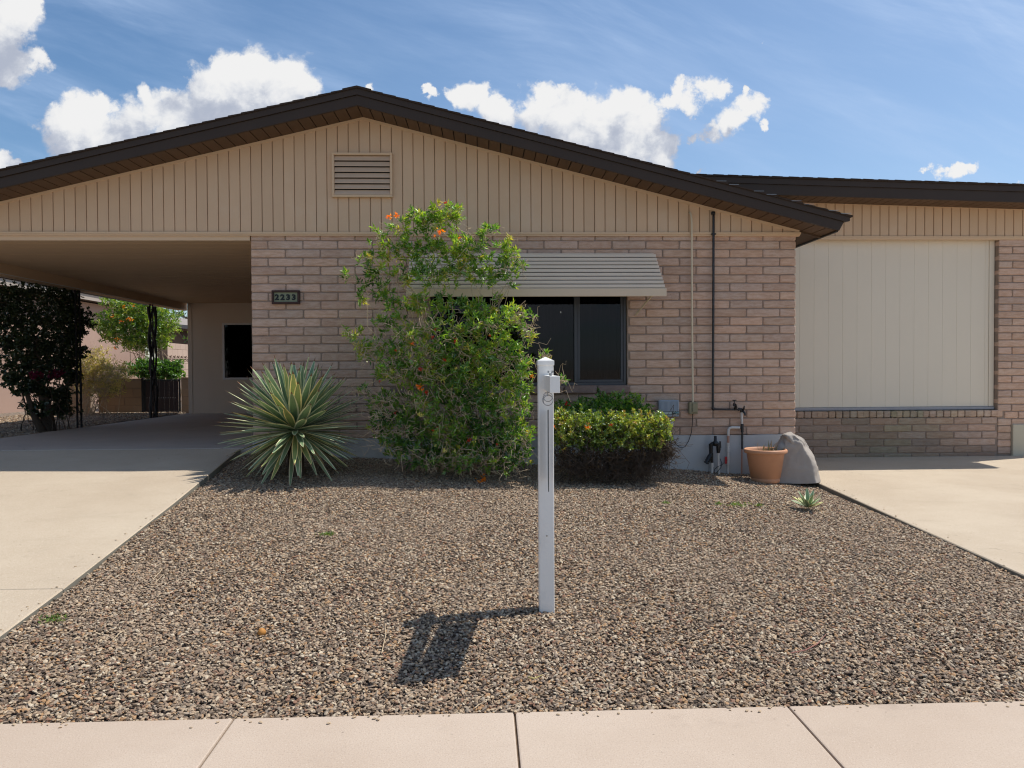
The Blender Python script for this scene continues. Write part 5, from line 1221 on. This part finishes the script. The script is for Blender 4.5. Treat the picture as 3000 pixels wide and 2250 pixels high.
def vine_blobs():
    out = []
    for cx, cy, rx, ry in VB:
        u, v = cx*.27125, 840+cy*.27125
        # the vine climbs the posts in the plane of the carport's left side (x about -4.3)
        d = CF + CR*((u-1500)/FOC) - CU*((v-1125)/FOC); t_ = (-4.32-CAM.x)/d.x; c = CAM+d*t_
        dist = t_; s = .27125*dist/FOC
        out.append(((c.x, c.y, c.z), (0.16, rx*s*2.0, ry*s)))
    return out
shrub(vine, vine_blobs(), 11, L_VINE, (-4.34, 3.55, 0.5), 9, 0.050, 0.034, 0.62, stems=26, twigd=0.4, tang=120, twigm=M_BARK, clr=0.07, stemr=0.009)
mb = MB(); mb.tube([(-4.34, 3.55, 0.45), (-4.33, 3.50, 0.9), (-4.36, 3.35, 1.4), (-4.30, 3.2, 2.0)], [0.11, 0.085, 0.06, 0.04], 10); mb.tube([(-4.34, 3.45, 0.45), (-4.36, 3.2, 0.8), (-4.30, 2.9, 1.2)], [0.07, 0.05, 0.03], 8)
mb.tube([(-4.33, 3.4, 0.75), (-4.38, 3.2, 0.88), (-4.38, 3.0, 1.0), (-4.34, 2.85, 1.25)], [0.024, 0.018, 0.013, 0.008], 7); mb.build('trunk', M_BARK, vine)
M_MAG = leafmat('magenta_bract', [(0, (0.12, 0.01, 0.04)), (1, (0.22, 0.02, 0.08))], 0.4, 0.03)
for i, (cx, cy) in enumerate([(355, 955), (400, 945), (430, 960), (560, 970), (600, 945), (640, 950), (380, 970), (655, 935)]):
    u, v = cx*.27125, 840+cy*.27125; d = CF + CR*((u-1500)/FOC) - CU*((v-1125)/FOC); c = CAM+d*((-4.10-CAM.x)/d.x); bloom(vine, c, 0.06, 16, M_MAG, 200+i, 0.7, 'bract')
# bare woody climber wound round the second post
tv = empty('twisted_climber', (-4.1, 7.0, 0.5), 'dark twisted bare stem wound around the second carport post', 'vine'); WLOC[tv.name] = tuple(tv.location)
mb = MB()
for k in range(3):
    pts = [(-4.10+0.05*math.sin(z*3.1+k*2.1), 6.98+0.07*math.cos(z*2.6+k*2.1)+(0.30*math.exp(-((z-1.1)/0.28)**2) if k == 0 else 0), z) for z in np.linspace(0.5, 2.8, 22)]
    mb.tube(pts, [0.030-0.006*k+0.006*math.sin(i) for i in range(22)], 7)
mb.build('stem', M_IRON, tv)
# neighbour's house and yard walls
M_NROOF = mat('neighbour_roof', (0.13, 0.10, 0.085), 0.9, 0.2, 8)
nh_ = empty('neighbour_house', (-9.0, 10, 0.5), 'pink stucco neighbour house seen past the carport posts', 'house'); WLOC[nh_.name] = (-9.0, 10, 0.5)
mb = MB(); mb.box(-14, -8.5, 2.0, 16.8, 0.4, 3.42); mb.build('wall', M_STUC2, nh_)
mb = MB(); mb.box(-14.3, -8.20, 1.6, 17.2, 3.46, 3.62); mb.prismz([(-14.4, 1.5), (-8.12, 1.5), (-8.12, 17.3), (-14.4, 17.3)], 3.62, 3.66); mb.build('roof', M_NROOF, nh_)
mb = MB(); mb.box(-8.20, -8.17, 1.6, 17.2, 3.44, 3.62); mb.build('fascia', mat('pale_fascia', (0.40, 0.34, 0.29), 0.7, 0.1), nh_)
# low yard wall of blocks, with a gate
LY = 9.12; zb_ = 0.46; zt_ = at(2100*.27125, 840+985*.27125, LY).z
def X_at(cx): return at(cx*.27125, 1150, LY).x
gx0, gx1 = X_at(1530), X_at(1955)
lw = empty('low_yard_wall', (-6.3, LY, zb_), 'low tan block wall left of the small brown gate', 'wall'); WLOC[lw.name] = (-6.3, LY, zb_)
lw2 = empty('low_yard_wall', (-4.1, LY, zb_), 'short low block wall between gate and carport back wall', 'wall'); WLOC[lw2.name] = (-4.1, LY, zb_)
def blockwall(root, x0, x1, y, z0, z1, m, along='x', bl_=0.40, bh=0.2, nm='block', core=0.19):
    mb = MB(); 
    if along == 'x': mb.box(x0+0.004, x1-0.004, y+0.008, y+core, z0, z1-0.006)
    else: mb.box(y-core, y-0.008, x0+0.004, x1-0.004, z0, z1-0.006)
    mb.build('mortar_core', M_MORTAR, root); z = z0; r = 0; cache = {}
    while z < z1-0.02:
        h = min(bh, z1-z); a = x0-(bl_/2 if r % 2 else 0)
        while a < x1-0.02:
            p, q = max(a, x0), min(a+bl_, x1)
            if q-p > 0.05:
                key = (round(q-p, 3), round(h, 3), along)
                if key not in cache:
                    m_ = MB(); L_ = q-p
                    if along == 'x': addbev(m_, -L_/2+0.004, L_/2-0.004, 0, 0.03, 0.004, h-0.004, r=0.004)
                    else: addbev(m_, -0.03, 0, -L_/2+0.004, L_/2-0.004, 0.004, h-0.004, r=0.004)
                    cache[key] = m_.mesh('block', m)
                link(nm, cache[key], root, ((p+q)/2, y, z) if along == 'x' else (y, (p+q)/2, z))
            a += bl_
        z += bh; r += 1
blockwall(lw, X_at(1060), gx0, LY, zb_, zt_, M_TANB); blockwall(lw2, gx1, X_at(2330), LY, zb_, zt_+0.02, M_TANB)
lw3 = empty('low_yard_wall', (-7.2, LY-0.5, zb_), 'tan block wall end behind the dry bush, left of gate', 'wall'); WLOC[lw3.name] = (-7.2, LY-.5, zb_)
blockwall(lw3, X_at(800), X_at(1058), LY-0.35, zb_, zt_+0.15, M_TANB)
gt = empty('yard_gate', ((gx0+gx1)/2, LY, zb_), 'small dark brown gate in black metal frame behind carport', 'gate'); WLOC[gt.name] = ((gx0+gx1)/2, LY, zb_)
mb = MB(); frame(mb, gx0+0.05, gx1-0.02, zb_+0.03, zt_-0.03, 0.035, LY+0.0, LY+0.04); mb.box(gx0, gx0+0.05, LY-0.01, LY+0.06, zb_, zt_+0.02); mb.build('gate_frame', M_IRON, gt)
ng = 7; wg = (gx1-gx0-0.15)/ng
for i in range(ng):
    mb = MB(); a = gx0+0.088+i*wg; addbev(mb, a, a+wg-0.006, LY+0.01, LY+0.03, zb_+0.067, zt_-0.067, r=0.003); mb.build('gate_board', M_GATE, gt)
mb = MB()
for i in range(ng*2-1):
    x = gx0+0.12+i*wg/2; z = zb_+0.45*(zt_-zb_)+0.02*0; mb.tube([(x, LY+0.011, z), (x, LY+0.004, z)], 0.008, 6)
mb.build('gate_bolts', M_STEEL, gt)
# lit pale wall with pierced decorative course
dw = empty('screen_block_wall', (-7.0, 15.5, 0.5), 'pale pink block wall with a pierced decorative course in the sun', 'wall'); WLOC[dw.name] = (-7.0, 15.5, 0.5)
XD = -7.0
def YD(cx):
    u = cx*.27125; d = CF+CR*((u-1500)/FOC); t_ = (XD-CAM.x)/d.x; return CAM.y+d.y*t_
yd0, yd1 = YD(1815), YD(2250)
zd = at(1830*.27125, 840+605*.27125, yd0).z; zc0 = at(1900*.27125, 840+800*.27125, yd0).z; zc1 = at(1900*.27125, 840+742*.27125, yd0).z
blockwall(dw, yd0, yd1, XD, 0.5, zc0, M_PINKB, 'y'); blockwall(dw, yd0, yd1, XD, zc1, zd, M_PINKB, 'y')
h_ = zc1-zc0; nn = int((yd1-yd0)/0.30)
mb = MB(); mb.box(XD-0.02, XD-0.012, yd0, yd1, zc0, zc1); mb.build('backing', M_MORTAR, dw)
for i in range(nn):
    y = yd0+0.15+i*0.30; mb = MB()
    for s_ in (-1, 1):
        mb.tube([(XD, y+s_*0.02+s_*0.11*abs(math.sin(t)), zc0+h_*(0.5-0.5*math.cos(t))) for t in np.linspace(0.0, PI, 9)], 0.014, 5)
    mb.tube([(XD, y-0.14, zc0+h_*0.5), (XD, y+0.14, zc0+h_*0.5)], 0.012, 5); mb.build('pierced_block', M_PINKB, dw)
# small far roof and patio
fh = empty('far_patio_house', (-9.5, 22, 0.5), 'far house with low grey roof above the pierced block wall', 'house'); WLOC[fh.name] = (-9.5, 22, 0.5)
def FP(cx, cy, y): return at(cx*.27125, 840+cy*.27125, y)
yy_ = 22.0; a = FP(1700, 300, yy_); b = FP(2300, 430, yy_+1)
mb = MB(); r0 = FP(1700, 300, 24); r1 = FP(2300, 390, 24); e0 = FP(1700, 385, yy_); e1 = FP(2300, 440, yy_)
mb.add([e0, e1, r1, r0, (e0.x, e0.y, e0.z-0.15), (e1.x, e1.y, e1.z-0.15), (r1.x, r1.y, r1.z-0.15), (r0.x, r0.y, r0.z-0.15)], [(0, 1, 2, 3), (4, 5, 1, 0), (7, 6, 5, 4), (1, 5, 6, 2), (0, 3, 7, 4)]); mb.build('roof', mat('grey_shingle', (0.30, 0.26, 0.23), 0.9, 0.15, 6), fh)
p0, p1 = FP(1700, 450, 22.4), FP(2300, 700, 22.4)
mb = MB(); mb.box(p0.x, p1.x, 22.4, 27, 0.4, p0.z); mb.build('wall', mat('tan_patio', (0.20, 0.13, 0.09), 0.9, 0.1), fh)
pa, pb_ = FP(2030, 470, 22.2), FP(2030, 640, 22.2)
mb = MB(); mb.box(pa.x, pa.x+0.12, 22.2, 22.35, 0.4, pa.z+0.1); mb.tube([(pa.x-0.0, 22.28, pa.z-0.6), (pa.x-0.45, 22.28, pa.z+0.0)], 0.05, 4); mb.box(p0.x, p1.x, 22.15, 22.3, pa.z-0.02, pa.z+0.12); mb.build('porch_post', mat('porch_wood', (0.17, 0.11, 0.08), 0.8, 0.1), fh)
# bushes beyond
L_TRUMP = leafmat('trumpet_leaf', [(0, (0.05, 0.12, 0.02)), (0.4, (0.12, 0.23, 0.03)), (0.75, (0.26, 0.36, 0.045)), (1, (0.42, 0.44, 0.08))], 0.4, 0.08)
def simple_blobs(L_, y, yr): 
    out = []
    for cx, cy, rx, ry in L_:
        c = FP(cx, cy, y); s = .27125*(y-CAM.y)/FOC; out.append(((c.x, c.y, c.z), (rx*s, yr, ry*s)))
    return out
tb = empty('trumpet_bush', (-5.6, 10.6, 0.5), 'bright green bush with orange trumpet flowers beyond the carport', 'bush'); WLOC[tb.name] = tuple(tb.location)
shrub(tb, simple_blobs([(1200,170,80,60), (1350,180,120,70), (1500,200,120,80), (1650,230,90,80), (1090,430,90,45), (1200,350,110,80), (1350,330,130,110), (1500,360,130,110), (1650,380,120,110), (1760,330,90,80), (1870,300,50,45), (1200,480,100,70), (1330,500,130,90), (1480,520,130,100), (1630,520,120,100), (1760,500,90,100), (1800,440,80,60), (1400,620,120,60), (1560,640,110,60), (1700,620,80,60), (1180,560,60,50), (1850,400,60,40)], 10.8, 0.5), 21, L_TRUMP, (-5.5, 10.8, 0.5), 10, 0.085, 0.028, 0.30, stems=22, twigd=0.3, clr=0.09, stemr=0.016)
for i, (x, y) in enumerate([(1335, 215), (1448, 210), (1400, 350), (1425, 345), (1270, 570), (1240, 665), (1210, 330), (1300, 370)]): bloom(tb, FP(x, y, 10.25), 0.055, 10, M_FLO, 300+i, 0.5)
hb = empty('clipped_hedge', (-4.9, 9.9, 0.5), 'green clipped hedge just behind the small gate', 'hedge'); WLOC[hb.name] = tuple(hb.location)
shrub(hb, simple_blobs([(1480,900,80,60), (1580,880,90,75), (1700,890,90,80), (1820,890,90,80), (1900,890,60,75), (1600,940,100,60), (1760,950,100,60), (1880,960,60,50)], 10.0, 0.35), 22, leafmat('hedge_green', [(0, (0.03, 0.09, 0.02)), (0.6, (0.08, 0.20, 0.03)), (1, (0.20, 0.34, 0.05))], 0.35, 0.08), (-4.9, 10.0, 0.5), 11, 0.075, 0.038, 0.55, stems=10, twigd=0.2, clr=0.07)
db = empty('dry_bush', (-6.5, 8.3, 0.5), 'straw coloured half dry bush left of the small gate', 'bush'); WLOC[db.name] = tuple(db.location)
L_STRAW = leafmat('straw_leaf', [(0, (0.16, 0.17, 0.05)), (0.4, (0.52, 0.46, 0.19)), (0.8, (0.74, 0.60, 0.33)), (1, (0.30, 0.20, 0.10))], 0.35, 0.05)
shrub(db, simple_blobs([(1090,700,60,50), (960,790,110,70), (900,880,80,90), (1020,880,130,90), (1150,860,110,90), (900,1000,80,90), (1020,1000,130,90), (1150,1010,120,90), (1270,980,90,90), (930,1100,70,70), (1080,1120,110,70), (1200,1120,90,70), (1330,900,70,60)], 8.3, 0.4), 23, L_STRAW, (-6.0, 8.3, 0.5), 9, 0.060, 0.014, 0.50, stems=26, twigd=0.7, tang=420, clr=0.07)
ft = empty('far_tree', (-9, 30, 0.5), 'dark feathery tree top above the far grey roof', 'tree'); WLOC[ft.name] = tuple(ft.location)
shrub(ft, simple_blobs([(1900,280,90,40), (2000,330,90,50), (2080,350,90,60), (2150,300,90,60), (1800,250,80,30)], 30, 0.9), 24, L_VINE, (-9, 30, 0.5), 9, 0.20, 0.05, 0.028, stems=10, twigd=0.6, clr=0.25, twigm=M_BARK, stemr=0.05)
g2 = empty('green_bush', (-7.6, 20.5, 0.5), 'green bush peeping over the pierced wall by carport corner', 'bush'); WLOC[g2.name] = tuple(g2.location)
shrub(g2, simple_blobs([(2080,580,60,50), (2130,600,50,50), (2110,540,40,30)], 20.5, 0.4), 25, L_TRUMP, (-7.6, 20.5, 1.0), 9, 0.12, 0.05, 0.12, stems=6, twigd=0.3, clr=0.12)
